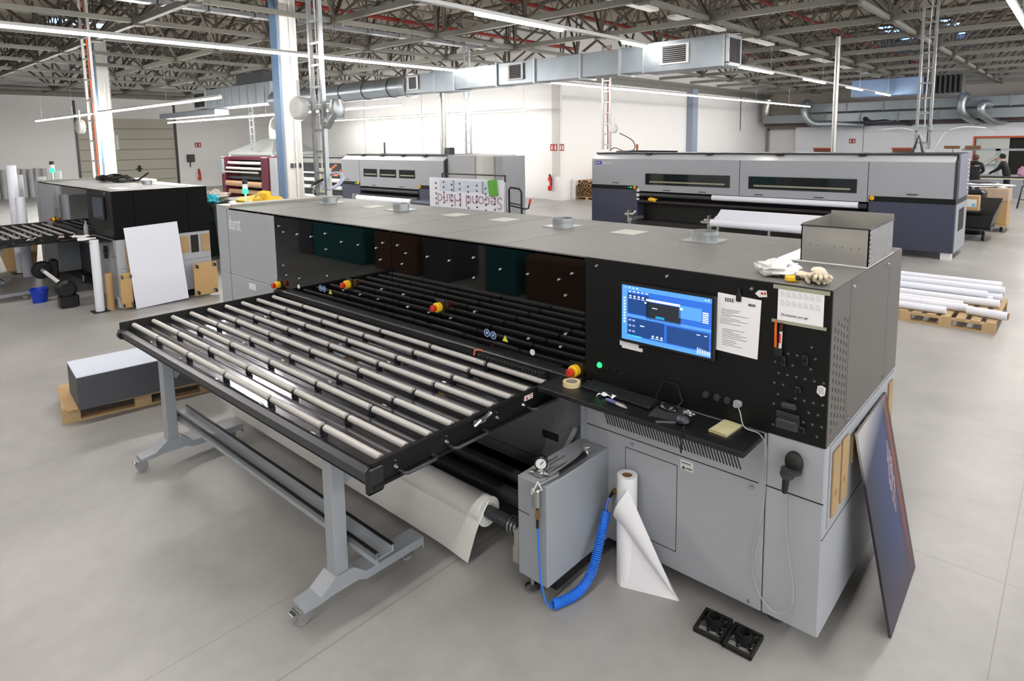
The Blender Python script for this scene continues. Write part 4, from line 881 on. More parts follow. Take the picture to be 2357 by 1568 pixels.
# ------------------------------------------------------------------ things on the lid
LZ = 1.824
MB().blob((-.30, .17, LZ+.035), (.10, .085, .045), 3, .35, 2.6, flat=LZ+.002).build('plastic_bag', mat('crinkled_plastic', '#d8d8d6', .25, 0, .06, 12, bump=.8, bscale=30), None, 'crumpled translucent plastic bag near the lid edge', 'plastic bag', smooth=True)
ky = thing('yellow_cutter', (-.2, .055, LZ), 'small yellow and black cutter lying between bag and gloves', 'cutter')
rb(MB().box(-.03, -.018, 0, .03, .018, .028, .006), (-.2, .06, LZ+.001), Matrix.Rotation(.5, 3, 'Z')).build('body', 'yellow', ky)
rb(MB().box(.01, -.019, .005, .032, .0, .03, .004), (-.2, .06, LZ+.001), Matrix.Rotation(.5, 3, 'Z')).build('grip', 'blackp', ky)
def glove(c, a, lb, s=1, first=None):
    if first is not None: g_ = copy_tree(first); g_.location = c; g_.rotation_euler = (0, 0, a); g_['label'] = lb; return g_
    g_ = thing('work_glove', (0, 0, 0), lb, 'glove', 'work gloves on the lid')
    MB().blob((0, 0, .018), (.05, .032, .018), 5, .2, flat=.001).build('palm', 'gloves', g_, smooth=True)
    for k in range(4): MB().tube([(.035, -.022+k*.015, .016), (.065, -.03+k*.02, .02), (.09-.008*abs(k-1), -.036+k*.024, .012)], [.010, .010, .007], 8).build('finger', 'gloves', g_, smooth=True)
    MB().tube([(0, -.025, .015), (.025, -.05, .018), (.045, -.06, .012)], [.011, .011, .008], 8).build('thumb', 'gloves', g_, smooth=True)
    MB().blob((-.072, 0, .02), (.046, .034, .017), 11, .12, flat=.001).build('cuff', mat('cream_cuff', '#d6ccb6', .9), g_, smooth=True)
    g_.location = c; g_.rotation_euler = (0, 0, a); return g_
g1_ = glove((-.125, .115, LZ), -.55, 'off-white work glove lying nearest the metal box on the lid')
glove((-.085, .10, LZ+.026), -1.15, 'off-white work glove draped over the other glove, fingers at lid edge', first=g1_)
ps = MB().box(-.46, .6, LZ, .0-.004, 1.18, LZ+.004).build('paper_sheets', 'paper', None, 'white sheets lying under the open sheet metal box', 'paper')
mb_ = thing('metal_box', (-.17, .88, LZ+.005), 'open galvanised sheet metal box standing on the lid corner', 'metal box')
z0, z1 = LZ+.005, 2.045; a0, a1, c0, c1 = -.34, -.006, .61, 1.15
MB().box(a0, c0, z0, a1, c0+.006, z1-.02).build('front_wall', 'galv', mb_)
MB().box(a0, c1-.006, z0, a1, c1, z1+.01).build('back_wall', 'galv', mb_)
MB().box(a0, c0, z0, a0+.006, c1, z1-.01).build('left_wall', 'galv', mb_)
MB().box(a1-.006, c0, z0, a1, c1, z1-.02).build('right_wall', mat('polished_steel_wavy', '#a9adb4', .08, .95, bump=.5, bscale=6), mb_)
MB().box(a0-.004, c0-.004, z1-.026, a1+.003, c0, z1-.018).box(a1, c0, z1-.026, a1+.004, c1, z1-.018).build('rim', 'rail', mb_)
MB().box(a0+.01, c0+.01, z0, a1-.01, c1-.01, z0+.003).build('bottom', 'galv', mb_)
b = MB()
for k in range(7): b.lathe([(.003, -.001), (.003, 0)], (a0+.05+k*.04, c0, z0+.09), 6, 'y')
for k in range(8): b.lathe([(.004, 0), (.004, .002)], (a1, c0+.02, z0+.02+k*.024), 6, 'x')
b.build('rivet', 'rail', mb_)

# ------------------------------------------------------------------ leaning printed board
import mathutils
lb_ = MB().box(-.006, 0, 0, .006, .69, 1.03).build('printed_board', picture_mat(), None, 'large dark printed board with orange streak leaning on the printer side', 'printed board', loc=(0, 0, 0))
lb_.location = (.228, .405, .003); lb_.rotation_euler = (0, -math.radians(11.2), math.radians(1.3))
b = MB(); random.seed(4)
for k in range(26):
    t = k/25; z = .42+.33*t; y = .475+.05*math.sin(k*2.3)*math.sin(PI*t)+.03*t; a = random.uniform(-.5, .5)
    b.prism([(y, z), (y+.03, z+.05), (y+.015, z+.065), (y-.015, z+.015)], 'x', .0055, .0068)
b.v = [(v[0]+.228, v[1]+.405, v[2]+.003) for v in b.v]
b.build('printed_plume', mat('plume_print', '#8f7f8a', .5, 0, .35, 20), lb_)
# the tube material: flat print strip just proud of the board face

# ------------------------------------------------------------------ floor bases
def foot_base(x, y, a, lb, first=None):
    if first is not None: o = dup(first, (x, y, 0), lb); o.rotation_euler = (0, 0, a); return o
    o = thing('stand_base', (0, 0, 0), lb, 'stand base', 'black plastic bases on the floor')
    b = MB(); w_, h_ = .073, .088
    b.box(-w_, -h_, 0, w_, -h_+.014, .028, .003).box(-w_, h_-.014, 0, w_, h_, .028, .003).box(-w_, -h_, 0, -w_+.014, h_, .028, .003).box(w_-.014, -h_, 0, w_, h_, .028, .003)
    for k in range(10):
        an = 2*PI*k/10+.2; p = Vector((.038*math.cos(an), .02+.038*math.sin(an), .011)); s_ = 2.6
        q = Vector((max(-w_+.008, min(w_-.008, p.x*s_)), max(-h_+.008, min(h_-.008, p.y*s_)), .011)); b.tube([p, q], .009, 4)
    b.build('plate', 'rubber', o)
    MB().pipe((0, .02, 0), (0, .02, .052), .037, .030, 28).pipe((0, .02, 0), (0, .02, .025), .047, .037, 28).build('socket', 'rubber', o, smooth=True)
    o.location = (x, y, 0); o.rotation_euler = (0, 0, a); return o
fb_ = foot_base(-.467, -.105, .06, 'black plastic stand base, the farther one from the leaning board')
foot_base(-.312, -.105, .03, 'black plastic stand base, the nearer one to the leaning board', fb_)

# ------------------------------------------------------------------ pallets
def pallet(name, c, L_, W, rot, lb, cat='pallet', h=.14, skids=3):
    o = thing(name, (0, 0, 0), lb, cat, 'wooden pallets')
    n = 7
    for k in range(n):
        x = -L_/2+(L_-.1)*k/(n-1); MB().box(x, -W/2, h-.02, x+.1, W/2, h, .002).build('deck_board', 'wood', o)
    for y in (-W/2, -.05, W/2-.1):
        MB().box(-L_/2, y, h-.04, L_/2, y+.1, h-.02).build('stringer_board', 'wood', o)
        MB().box(-L_/2, y, 0, L_/2, y+.1, .02).build('skid_board', 'wood', o)
        for x in (-L_/2, -.07, L_/2-.14): MB().box(x, y, .02, x+.14, y+.1, h-.04).build('block', 'wood', o)
    o.location = c; o.rotation_euler = (0, 0, rot); return o
ang = math.atan2(1.27, .2)
# left pallet: corners (-5.85,-1.62), (-6.59,-1.56) and far end (-5.76,-.4)
pallet('pallet', (-6.19, -.98, 0), 1.28, .76, ang-.03, 'pale wooden pallet carrying the stack of grey sheets')
sk = thing('sheet_stack', (-6.0, -.9, .14), 'thick stack of dark grey sheets with white top on a pallet', 'sheet stack')
RS = Matrix.Rotation(math.radians(-6), 3, 'Z')
rb(MB().box(-.29, -.62, 0, .29, .62, .30), (-6.0, -.93, .145), RS).build('sheets', 'stack', sk)
rb(MB().box(-.29, -.62, .30, .29, .62, .306), (-6.0, -.93, .145), RS).build('top_sheet', mat('bluish_white_sheet', '#d3dcea', .35), sk)
rb(MB().box(-.37, -.66, -.004, .37, .64, .001), (-6.14, -.96, .145), RS).build('base_sheet', 'card', sk)
# right pallet with wrapped tubes
pallet('pallet', (-.44, 7.55, 0), 1.06, 1.6, 0, 'wooden pallet loaded with long white tubes behind the printer')
tubes = [(-.45, 9.1, .235, .055), (.03, 8.75, .235, .06), (.04, 8.28, .24, .055), (-.05, 7.98, .21, .045), (.05, 7.68, .21, .055), (-.33, 7.42, .21, .045), (-.25, 7.16, .205, .055), (-.45, 6.87, .20, .05)]
for i, (x1, y, z, r_) in enumerate(tubes):
    y = y-.15 if y > 8 else y
    o = thing('wrapped_tube', (x1, y, z), 'long white wrapped tube lying on the pallet behind the printer', 'tube', 'white tubes on the pallet')
    MB().cyl((x1-2.6, y, .14+r_+.002), (x1, y, .14+r_+.002), r_, 20).build('wrap', 'board', o, smooth=True)
o = thing('wrapped_tube', (.2, 7.0, .2), 'short white wrapped tube sticking out past the pallet corner', 'tube', 'white tubes on the pallet')
MB().cyl((-.24, 7.05, .2), (.19, 6.98, .2), .055, 20).build('wrap', 'board', o, smooth=True); MB().cyl((.19, 6.98, .2), (.196, 6.979, .2), .045, 20).build('core', 'tan', o, smooth=True)
for i, (x1, y, z) in enumerate(((0, 8.5, .31), (.02, 8.15, .31), (-.1, 7.8, .29))):
    o = thing('wrapped_tube', (x1, y, z), 'white wrapped tube in the upper layer of the pallet behind the printer', 'tube', 'upper white tubes on the pallet')
    MB().cyl((x1-2.5, y, z-.01), (x1, y, z-.01), .052, 20).build('wrap', 'board', o, smooth=True)

# ------------------------------------------------------------------ left corner things
o = thing('foam_board', (-10.0, .53, 0), 'large plain white panel leaning against the black side of the left printer', 'board')
rb(MB().box(-.006, 0, 0, .006, .77, 1.26), (-9.93, .16, .003), Matrix.Rotation(math.radians(-6), 3, 'Y') @ Matrix.Rotation(math.radians(2), 3, 'X')).build('sheet', 'board', o)
def dolly(x, y, a, lb, first=None):
    if first: q = dup(first, (x, y, 0), lb); q.rotation_euler = (0, 0, a); return q
    q = thing('dolly', (0, 0, 0), lb, 'dolly', 'small wooden dollies')
    MB().box(-.012, -.19, .03, .012, .19, .57, .004).build('board', mat('plywood', '#bd9a66', .6, 0, .12, 6), q)
    for yy in (-.14, .14):
        for zz in (.08, .52):
            cc = MB().box(.012, yy-.03, zz-.035, .016, yy+.03, zz+.035).box(.016, yy-.02, zz-.02, .05, yy+.02, zz+.02, .004).build('caster', 'steel', q)
            MB().cyl((.045, yy-.012, zz), (.045, yy+.012, zz), .03, 14).build('wheel', 'rubber', cc, smooth=True)
    q.location = (x, y, 0); q.rotation_euler = (0, 0, a); return q
dd = dolly(-9.96, 1.23, 0, 'plywood dolly standing on edge, right of the white panel')
d2_ = dolly(-10.0, .07, 0, 'narrow plywood dolly standing on edge, left of the white panel', dd); d2_.scale = (1, .42, 1)
def tube_std(x, y, h, r_, m, lb, nm='cardboard_tube', cat='tube', grp=None, base=False, ri=None):
    q = thing(nm, (x, y, 0), lb, cat, grp)
    if base: MB().box(x-r_*1.8, y-r_*1.8, 0, x+r_*1.8, y+r_*1.8, .012, .004).build('base_plate', 'rubber', q)
    MB().cyl((x, y, .012 if base else 0), (x, y, h), r_, 18).build('tube', m, q, smooth=True)
    return q
tube_std(-10.23, -.24, 1.10, .062, 'board', 'tall white tube standing on a black base by the left printer', 'paper_roll', 'paper roll', base=True)
tube_std(-10.6, -.15, .68, .06, 'board', 'short white tube to the left of the tall white one on black base', 'paper_roll', 'paper roll')
tube_std(-10.2, -.1, .58, .055, 'card', 'brown cardboard tube standing right of the tall white tube')
jc = thing('jerrycan', (-10.3, .1, 0), 'small translucent white jerrycan on the floor by the left dolly', 'jerrycan')
MB().box(-10.25, -.01, 0, -10.12, .1, .2, .02).build('body', mat('canister_plastic', '#b8bfc8', .4), jc); MB().cyl((-10.2, .04, .2), (-10.2, .04, .235), .02, 12).build('cap', 'navy', jc)
tube_std(-14.95, -.35, 2.15, .085, 'board', 'tallest white roll standing on a black base beyond the left roller table', 'paper_roll', 'paper roll', base=True)
tube_std(-14.4, -.35, 1.55, .08, 'board', 'medium white roll in front of the tallest roll at left', 'paper_roll', 'paper roll')
for k, (x, y, h) in enumerate(((-15.3, -.2, 1.95), (-15.1, .15, 1.9), (-15.25, .45, 2.0))): tube_std(x, y, h, .09, 'wrap', 'grey wrapped roll in the cluster next to the tallest white roll', 'paper_roll', 'paper roll', 'grey rolls by the left printer')
for k in range(8):
    y = 2.95+k*.27; h = 1.45-.02*(k % 3)
    tube_std(XL+.35+(.12 if k % 2 else 0), y, h, .125, 'wrap', 'grey-white roll standing against the far left wall', 'paper_roll', 'paper roll', 'rolls along the left wall')
sp_ = thing('roll_spindle', (-11.6, -.55, .45), 'black spindle disc with white core tube under the left roller table', 'spindle')
MB().lathe([(.13, -.04), (.15, -.02), (.15, .02), (.13, .04)], (-12.15, -.55, .45), 20, 'x').box(-12.2, -.45, .3, -11.95, -.35, .62, .02).build('disc', 'blackp', sp_, smooth=True)
MB().cyl((-12.1, -.55, .45), (-11.0, -.55, .38), .03, 14).build('core_tube', 'white', sp_, smooth=True)
MB().lathe([(.09, -.1), (.14, -.05), (.14, .08), (.1, .12)], (-10.95, -.5, .3), 18, 'x').box(-11.05, -.6, 0, -10.85, -.35, .2, .02).build('chuck', 'blackp', sp_, smooth=True)
bk = thing('bucket', (-11.7, -.7, 0), 'blue plastic bucket on the floor under the left roller table', 'bucket')
MB().lathe([(.095, 0), (.125, .21), (.132, .21), (.132, .225), (.12, .225), (.09, .01)], (-11.7, -.7, 0), 28).build('body', 'bucket', bk, smooth=True)
MB().tube([(-11.7+.13*math.cos(a), -.7+.13*math.sin(a)*.3, .2-.1*abs(math.sin(a))) for a in [PI*k/12 for k in range(13)]], .004, 6).build('handle', 'galv', bk)
for x, y, a, lb in ((-15.4, -.35, .25, 'brown cardboard strip leaning outward beyond the left roller table'), (-14.95, -.28, -.1, 'upright brown cardboard sheet beside the grey wrapped rolls')):
    rb(MB().box(-.012, -.16, 0, .012, .16, .75), (x, y, .003), Matrix.Rotation(a, 3, 'X') @ Matrix.Rotation(.12, 3, 'Y')).build('cardboard_sheet', 'card', None, lb, 'cardboard')
bt = thing('bottle', (-11.25, -.08, 1.07), 'clear bottle with yellowish liquid on the left printer worktop', 'bottle')
MB().lathe([(.03, 0), (.034, .01), (.034, .12), (.03, .15), (.013, .19), (.013, .23)], (-11.25, -.08, 1.071), 16).build('glass', 'clear', bt, smooth=True)
MB().lathe([(.029, 0), (.032, .01), (.032, .09)], (-11.25, -.08, 1.074), 16).build('liquid', mat('amber_liquid', '#a08a2a', .2), bt, smooth=True)
for x, y, a, lb in ((-11.1, -.2, .2, 'white paper sheet lying on the table corner below the bottle'), (-10.7, -.22, -.2, 'crinkled white paper sheet on the left printer worktop edge')):
    rb(MB().sheet([[(.2*i/5-.1*5/5, .24*j/5-.12, .004+.008*math.sin(i*1.4+j)) for j in range(6)] for i in range(8)], .002), (x, y, 1.075), Matrix.Rotation(a, 3, 'Z')).build('paper_sheet', 'paper', None, lb, 'paper', smooth=True)
cb_ = thing('cable_coil', (-13.2, 1.0, LZ), 'heap of black cables on top of the left printer', 'cable')
random.seed(2)
b = MB()
for k in range(7):
    r_ = .18+.05*random.random(); cx = -13.4+.5*random.random(); b.tube([(cx+r_*2*math.cos(a), .95+r_*math.sin(a), LZ+.03+.012*k+.02*math.sin(a*3)) for a in [2*PI*i/24 for i in range(25)]], .014, 6)
b.tube(spl([(-12.9, 1.0, LZ+.05), (-12.6, 1.1, LZ+.03), (-12.2, 1.05, LZ+.06), (-12.0, 1.15, LZ+.18)]), .016, 6)
b.build('coiled_cable', 'rubber', cb_, smooth=True)
MB().box(-14.3, .9, LZ, -13.4, 1.2, LZ+.07, .01).build('adapter_box', 'blackp', cb_)
MB().box(-13.1, 1.1, LZ, -12.2, 1.35, LZ+.05).build('sheet_bundle', 'paper', None, 'pale flat bundle on left printer behind the heap of cables', 'bundle')
for x, w_, y in ((-10.6, .5, .15), (-10.8, .9, 1.0)): MB().box(x-w_/2, y, LZ, x+w_/2, y+.2, LZ+.012).build('paper_sheet', 'paper', None, 'white strip lying flat on the lid of the left printer', 'paper', 'white strips on the left printer')

# ------------------------------------------------------------------ wide roll-fed printers
def rollprinter(x0, x1, y, cl, cr, wins, seams, lb, logo=None):
    D = 1.5; p = thing('roll_printer', ((x0+x1)/2, y+.7, 0), lb, 'industrial printer', 'wide roll printers')
    zb = 1.235; zf = 1.955; zt = 2.12
    # hood: sloped front edge, with the middle part reaching lower
    prof = lambda z0: [(y, z0), (y, zf), (y+.26, zt-.015), (y+D, zt-.015), (y+D, z0)]
    h1 = MB().prism(prof(zb), 'x', x0, cl).prism(prof(1.1), 'x', cl, cr).prism(prof(zb), 'x', cr, x1-.05).build('hood', 'silver', p)
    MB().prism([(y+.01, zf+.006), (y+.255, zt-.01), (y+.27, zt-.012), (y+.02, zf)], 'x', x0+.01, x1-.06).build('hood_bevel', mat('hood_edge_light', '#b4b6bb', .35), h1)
    MB().box(x0+.02, y+.2, zt-.02, x1-.03, y+D, zt+.005).box(x0+.02, y+.18, zt-.015, x1-.03, y+.2, zt+.01).build('top_cover', 'rail', p)
    MB().prism([(y-.003, zb), (y-.003, zf+.002), (y+.26, zt-.012), (y+.32, zt-.012), (y+.1, zf-.05), (y+.1, zb)], 'x', x1-.05, x1).build('end_trim', 'rail', p)
    MB().box(x1-.01, y+.1, zb, x1+.02, y+D, zt).build('side_panel', mat('blue_grey_side', '#6f7280', .5), p)
    b = MB()
    for k in range(9): b.lathe([(.018, 0), (.014, .015)], (x1+.02, y+D-.25, 1.3+k*.085), 8, 'x')
    b.build('knob', 'white', p)
    b = MB()
    for x in seams: b.box(x-.006, y-.002, 1.1, x+.006, y+.003, zf)
    b.build('panel_gap', 'slot', h1)
    for a, c in wins:
        z0, z1 = (1.29, 1.57) if c-a > 1 else (1.425, 1.655)
        w = MB().box(a, y-.004, z0, c, y+.002, z1).build('viewing_window', 'glass', p)
        b = MB()
        n = 4 if c-a > 1 else 1
        for k in range(n): b.lathe([(.09, -.002), (.09, 0)], (a+(c-a)*(k+1)/(n+.7), y-.004, z1-.035), 14, 'y')
        bb = MB(); bb.box(a+.05*(c-a), y-.0055, z0+.05, c-.05*(c-a), y-.004, z0+.09)
        bb.build('print_carriage', mat('carriage_beige', '#8d8a76', .4), w)
        MB().box(a, y-.006, z0-.012, c, y, z0).box(a, y-.006, z1, c, y, z1+.012).box(a-.012, y-.006, z0-.012, a, y, z1+.012).box(c, y-.006, z0-.012, c+.012, y, z1+.012).build('window_frame', 'rail', w)
    hs = [x0+.8, cl+.9, cl+1.9, (cl+cr)/2+.5, cr-1, x1-.75] if x1-x0 > 7 else [x0+.35, cl+.8, cr-.8, x1-.4]
    for x in hs:
        z = 1.30 if (x < cl or x > cr) else 1.15
        MB().tube([(x-.09, y, z), (x-.09, y-.03, z), (x+.09, y-.03, z), (x+.09, y, z)], .009, 6).build('handle', 'blackm', p)
    for x in [x0+(x1-x0)*k/5 for k in range(1, 5)]: MB().box(x-.07, y+.12, zt-.05, x+.07, y+.24, zt+.005).build('hinge', 'blackm', h1)
    for a, c in ((x0-.01, cl+.02), (cr, x1)):
        MB().box(a, y, .15, c, y+D, 1.13, .006).build('cabinet', 'navy', p)
        MB().box(a, y-.012, 1.13, c, y+D, 1.235, .004).build('control_strip', 'black', p)
    MB().box(x1-.005, y+.05, .15, x1+.01, y+D, 1.12).build('side_cover', 'greyd', p)
    MB().box(x1+.008, y+.4, .55, x1+.014, y+1.1, 1.0).build('open_bay', 'dark', p)
    for x, s in ((cl-.06, 1), (cr+.06, 1)):
        e = MB().lathe([(.045, -.02), (.05, 0)], (x, y-.012, 1.19), 18, 'y').build('emergency_stop', 'yellow', p, smooth=True)
        MB().lathe([(.022, -.045), (.026, -.02)], (x, y-.012, 1.19), 14, 'y').build('button', mat('orange_button', '#d88a1c', .4), e)
    MB().box(cl-.2, y-.016, 1.17, cl-.16, y-.012, 1.205).box(cl-.27, y-.016, 1.185, cl-.25, y-.012, 1.2).build('status_lamp', 'greenled', p)
    # media path
    MB().box(cl, y+.35, .15, cr, y+D, 1.1).build('media_bay', 'blackm', p)
    MB().box(cl, y+.0, .15, cr, y+.35, .3).box(cl, y-.02, .80, cr, y+.3, .86).build('front_table', mat('dark_brown_bar', '#2a2326', .4), p)
    MB().cyl((cl+.03, y+.05, 1.0), (cr-.03, y+.05, 1.0), .06, 16).build('front_roller', 'rail', p, smooth=True)
    for x in (x0+.2, x1-.12):
        MB().box(x-.09, y+.05, 0, x+.09, y+.25, .15).build('foot', 'galv' if x < x1-.5 else 'white', p)
    for x in (cr+.35,): MB().cyl((x-.03, y+.3, .04), (x+.03, y+.3, .04), .04, 12).box(x-.03, y+.27, .05, x+.03, y+.33, .15).build('caster', 'blackp', p)
    # spindle supports
    for x in (cl+.12, cl+(cr-cl)*.42):
        MB().box(x-.06, y-.5, .35, x+.04, y+.1, .42).box(x-.1, y-.5, .3, x-.06, y-.35, .62).tube([(x-.2, y-.45, .5), (x+.05, y-.45, .52), (x+.1, y-.4, .6)], .035, 8).box(x-.02, y-.55, .0, x+.03, y-.5, .35).build('spindle_support', 'galv', p)
    return p
bp = rollprinter(-9.75, -1.06, 12.0, -8.27, -2.6, [(-8.0, -5.67), (-5.19, -2.85)], [-5.42, -2.63], 'long grey roll printer with two slit windows, behind the large flatbed printer')
MB().cyl((-6.1, 12.0, 1.02), (-2.8, 12.0, 1.02), .068, 20).build('paper_band', 'board', bp, smooth=True, label='white paper over front roller')
b = MB().box(-9.64, 11.996, 1.80, -9.42, 12.0, 1.9); b.build('logo_plate', mat('logo_blue', '#3a3fa0', .4), bp)
text('durst', 'logo_lettering', M['white'], bp, Vector((-9.62, 11.99, 1.83)), .08, RX, .001, .9)
text('RHO 512R', 'logo_lettering', M['white'], bp, Vector((-9.38, 11.99, 1.825)), .07, RX, .001, 1.0)
b = MB()
for k in range(3): b.box(-8.27, 11.985, .82+.13*k, -8.19, 11.999, .9+.13*k)
b.build('push_button', 'white', bp)
MB().blob((-7.75, 11.93, .89), (.13, .06, .05), 3, .4).build('cleaning_cloth', 'yellow', None, 'small yellow cloth lying at left of the rear right printer table', 'cloth', smooth=True)
rr_ = thing('media_roll', (-4.2, 11.2, .48), 'white paper roll in the feed bay of the rear right printer', 'paper roll')
MB().cyl((-5.75, 11.2, .5), (-2.75, 11.2, .5), .085, 22).build('paper', 'board', rr_, smooth=True)
MB().cyl((-6.0, 11.2, .5), (-2.65, 11.2, .5), .035, 14).build('shaft', 'galv', rr_, smooth=True)
MB().sheet([[(-5.7+3*i, 11.2+.42*j/6, .585+.2*j/6-.03*math.sin(PI*j/6)) for j in range(7)] for i in range(2)], .003).build('sheet', 'board', rr_, smooth=True)
for k in range(3): MB().box(-5.6+k*1.2, 11.18, 0, -5.55+k*1.2, 11.22, .42).build('stand', 'galv', rr_)
MB().lathe([(.03, 0), (.03, .1), (.034, .1), (.034, .22)], (-9.0, 13.2, 2.13), 12).build('warning_lamp', mat('amber_lamp', '#a35a20', .4), None, 'small amber lamp on top left end of the rear right printer', 'signal lamp')
MB().tube(spl([(-9.95, 13.2, 2.16), (-9.7, 13.1, 2.25), (-9.4, 13.1, 2.16), (-9.1, 13.2, 2.2), (-9.15, 13.2, 2.45), (-9.6, 13.2, 2.68)]), .014, 6).tube([(-9.5, 12.9, 2.14), (-8.9, 12.8, 2.16), (-7.6, 13, 2.14)], .03, 5).build('cable_loop', 'rail', None, 'dark cable loop on the roof of the rear right printer', 'cable', smooth=True)
ca_ = thing('lamp_arms', (-2.2, 13.3, 2.1), 'two thin curved arms standing on the rear right printer', 'arm')
for s_ in (-1, 1):
    MB().tube(spl([(-1.75+s_*.05, 13.3, 2.12), (-1.73+s_*.12, 13.3, 2.35), (-1.75+s_*.3, 13.3, 2.58), (-1.75+s_*.6, 13.3, 2.66), (-1.75+s_*.95, 13.3, 2.63)]), .012, 6).build('arm', 'white', ca_, smooth=True)
MB().box(-3.4, 13.28, 2.58, -.6, 13.32, 2.6).build('cross_rod', 'galv', ca_)
MB().tube([(-2.05, 13.1, 2.12), (-1.95, 13.15, 2.5), (-1.85, 13.1, 2.12)], .03, 6).build('stand', 'blackp', ca_)
mp2 = rollprinter(-17.92, -12.7, 9.0, -16.9, -13.87, [(-16.64, -15.93), (-15.77, -14.95), (-14.78, -14.04)], [-16.9+.02], 'grey roll printer with three square windows, between the columns')
MB().box(-12.68, 9.1, .1, -11.6, 10.5, 2.12, .01).build('cabinet', mat('light_cabinet', '#9c9ea0', .5), mp2)
MB().box(-11.6, 9.15, .1, -11.33, 10.5, 2.11, .01).build('cabinet', mat('pale_cabinet', '#b9bbb6', .5), mp2)
MB().box(-11.3, 9.6, 0, -11.0, 10.5, 2.08).build('rear_panel', 'grey', mp2)
MB().cyl((-16.9, 10, 2.12), (-16.9, 10, 2.14), .08, 10).cyl((-16.7, 9.9, 2.1), (-16.7, 9.9, 2.5), .03, 8).build('antenna', 'rail', mp2)
r2 = thing('media_roll', (-15, 8.5, .75), 'white paper roll held out in front of the three-window printer', 'paper roll')
MB().cyl((-16.3, 8.5, .78), (-13.6, 8.5, .78), .085, 20).build('paper', 'board', r2, smooth=True)
MB().cyl((-16.5, 8.5, .78), (-13.4, 8.5, .78), .04, 12).build('shaft', 'galv', r2, smooth=True)
MB().box(-13.55, 8.4, .0, -13.5, 8.6, .9).box(-16.45, 8.4, 0, -16.4, 8.6, .9).build('stand', 'galv', r2)
MB().box(-13.3, 8.2, .1, -12.4, 8.93, .86, .03).box(-13.2, 8.5, 0, -12.5, 8.8, .1).build('drive_box', 'navy', None, 'navy drive box in front of the three-window printer', 'drive box')

# dark machine between the ladder and the three-window printer
dm = thing('rewinder', (-19.2, 9.3, 0), 'dark roll rewinder left of the three-window printer', 'machine')
MB().box(-21.5, 9.4, .1, -18.1, 10.3, 2.05, .02).build('body', 'rail', dm)
MB().box(-21.5, 9.35, 1.8, -18.3, 9.4, 1.95).build('cover_rail', 'galv', dm)
for z in (.6, .95, 1.2, 1.45): MB().cyl((-21.3, 9.2, z), (-18.2, 9.2, z), .07 if z < 1.3 else .03, 14).build('roller', 'white', dm, smooth=True)
MB().tube(spl([(-18.4, 9.1, 1.75), (-18.7, 9.0, 1.5), (-18.2, 9.0, 1.4), (-18.1, 9.1, 1.6)]), .03, 6).build('hose', 'orange', dm, smooth=True)
tube_std(-11.75, 4.6, 1.95, .16, 'cream', 'cream wrapped roll standing right beside the tall white column', 'paper_roll', 'paper roll')
b = MB()
for k in range(3): b.tube([(-7.75+.25*math.cos(a)+.02*k, 2.3+.1*math.sin(a), 1.93+.12*math.sin(a)) for a in [2*PI*i/20 for i in range(21)]], .02, 6)
b.build('hose_coil', mat('pale_blue_hose', '#b9c4dc', .4), None, 'pale coiled hose hanging at foot of the widest cable ladder', 'hose', smooth=True)
MB().tube(spl([(-7.9, 2.25, 1.95), (-7.8, 2.0, 1.87), (-7.2, 1.7, 1.87), (-6.9, 1.5, 1.86), (-6.6, 1.35, 1.85)]), .018, 6).build('power_cable', 'rubber', None, 'black cable running from the widest ladder onto the flatbed printer', 'cable', smooth=True)

# trolley with printed boards
tr = thing('board_trolley', (-8.6, 6.2, 0), 'black tube-frame trolley holding printed boards upright', 'trolley')
MB().box(-9.9, 5.85, .18, -7.1, 6.5, .24, .01).build('deck', 'rail', tr)
for x in (-9.7, -7.3):
    for y in (5.95, 6.4): MB().cyl((x, y-.02, .08), (x, y+.02, .08), .08, 14).box(x-.03, y-.03, .08, x+.03, y+.03, .18).build('caster_wheel', 'rubber', tr)
MB().tube([(-7.52, 6.05, .24), (-7.52, 6.05, 1.56), (-7.48, 6.05, 1.6), (-7.25, 6.05, 1.58), (-7.2, 6.05, 1.52), (-7.2, 6.05, .24)], .02, 8).tube([(-7.52, 6.05, 1.3), (-7.2, 6.05, 1.27)], .014, 6).tube([(-7.52, 6.05, 1.25), (-7.1, 6.05, 1.2), (-7.03, 6.05, 1.22), (-6.98, 6.05, 1.38)], .016, 6).build('push_bar', 'blackm', tr, smooth=True)
MB().cyl((-7.0, 6.05, 1.3), (-6.975, 6.05, 1.4), .02, 8).build('grip', 'redp', tr)
MB().tube([(-9.8, 6.35, .24), (-9.8, 6.35, 1.8), (-7.9, 6.35, 1.8), (-7.9, 6.35, .24)], .02, 8).build('rear_hoop', 'blackm', tr, smooth=True)
bd = thing('printed_board', (-8.7, 5.98, .24), 'long white printed board with upside-down pink lettering on the trolley', 'printed board', 'boards on the trolley')
MB().box(-9.8, 5.97, .26, -7.6, 5.985, 1.74).build('sheet', 'board', bd)
text('Second Hand', 'lettering', mat('pink_grey_ink', '#a98f9c', .7), bd, Vector((-7.62, 5.966, 1.40)), .36, Matrix.Rotation(PI, 3, 'Y') @ RX, .001, 1.0)
random.seed(11); b = MB()
for i in range(8):
    for j in range(5): b.lathe([(.022, -.004), (.022, 0)], (-9.58+i*.25, 5.966, 1.66-.11*j-(0 if i % 2 else .04)-.01*i), 8, 'y')
b.build('dot_print', 'ink', bd)
b = MB()
for x in (-9.02, -8.16): b.box(x-.02, 5.964, 1.45, x+.02, 5.969, 1.7)
b.build('grey_bar', 'inkgrey', bd)
MB().box(-9.46, 5.9655, 1.47, -7.78, 5.969, 1.69).build('pale_print', mat('pale_blue_print', '#c3cddb', .6, 0, .12, 5), bd)
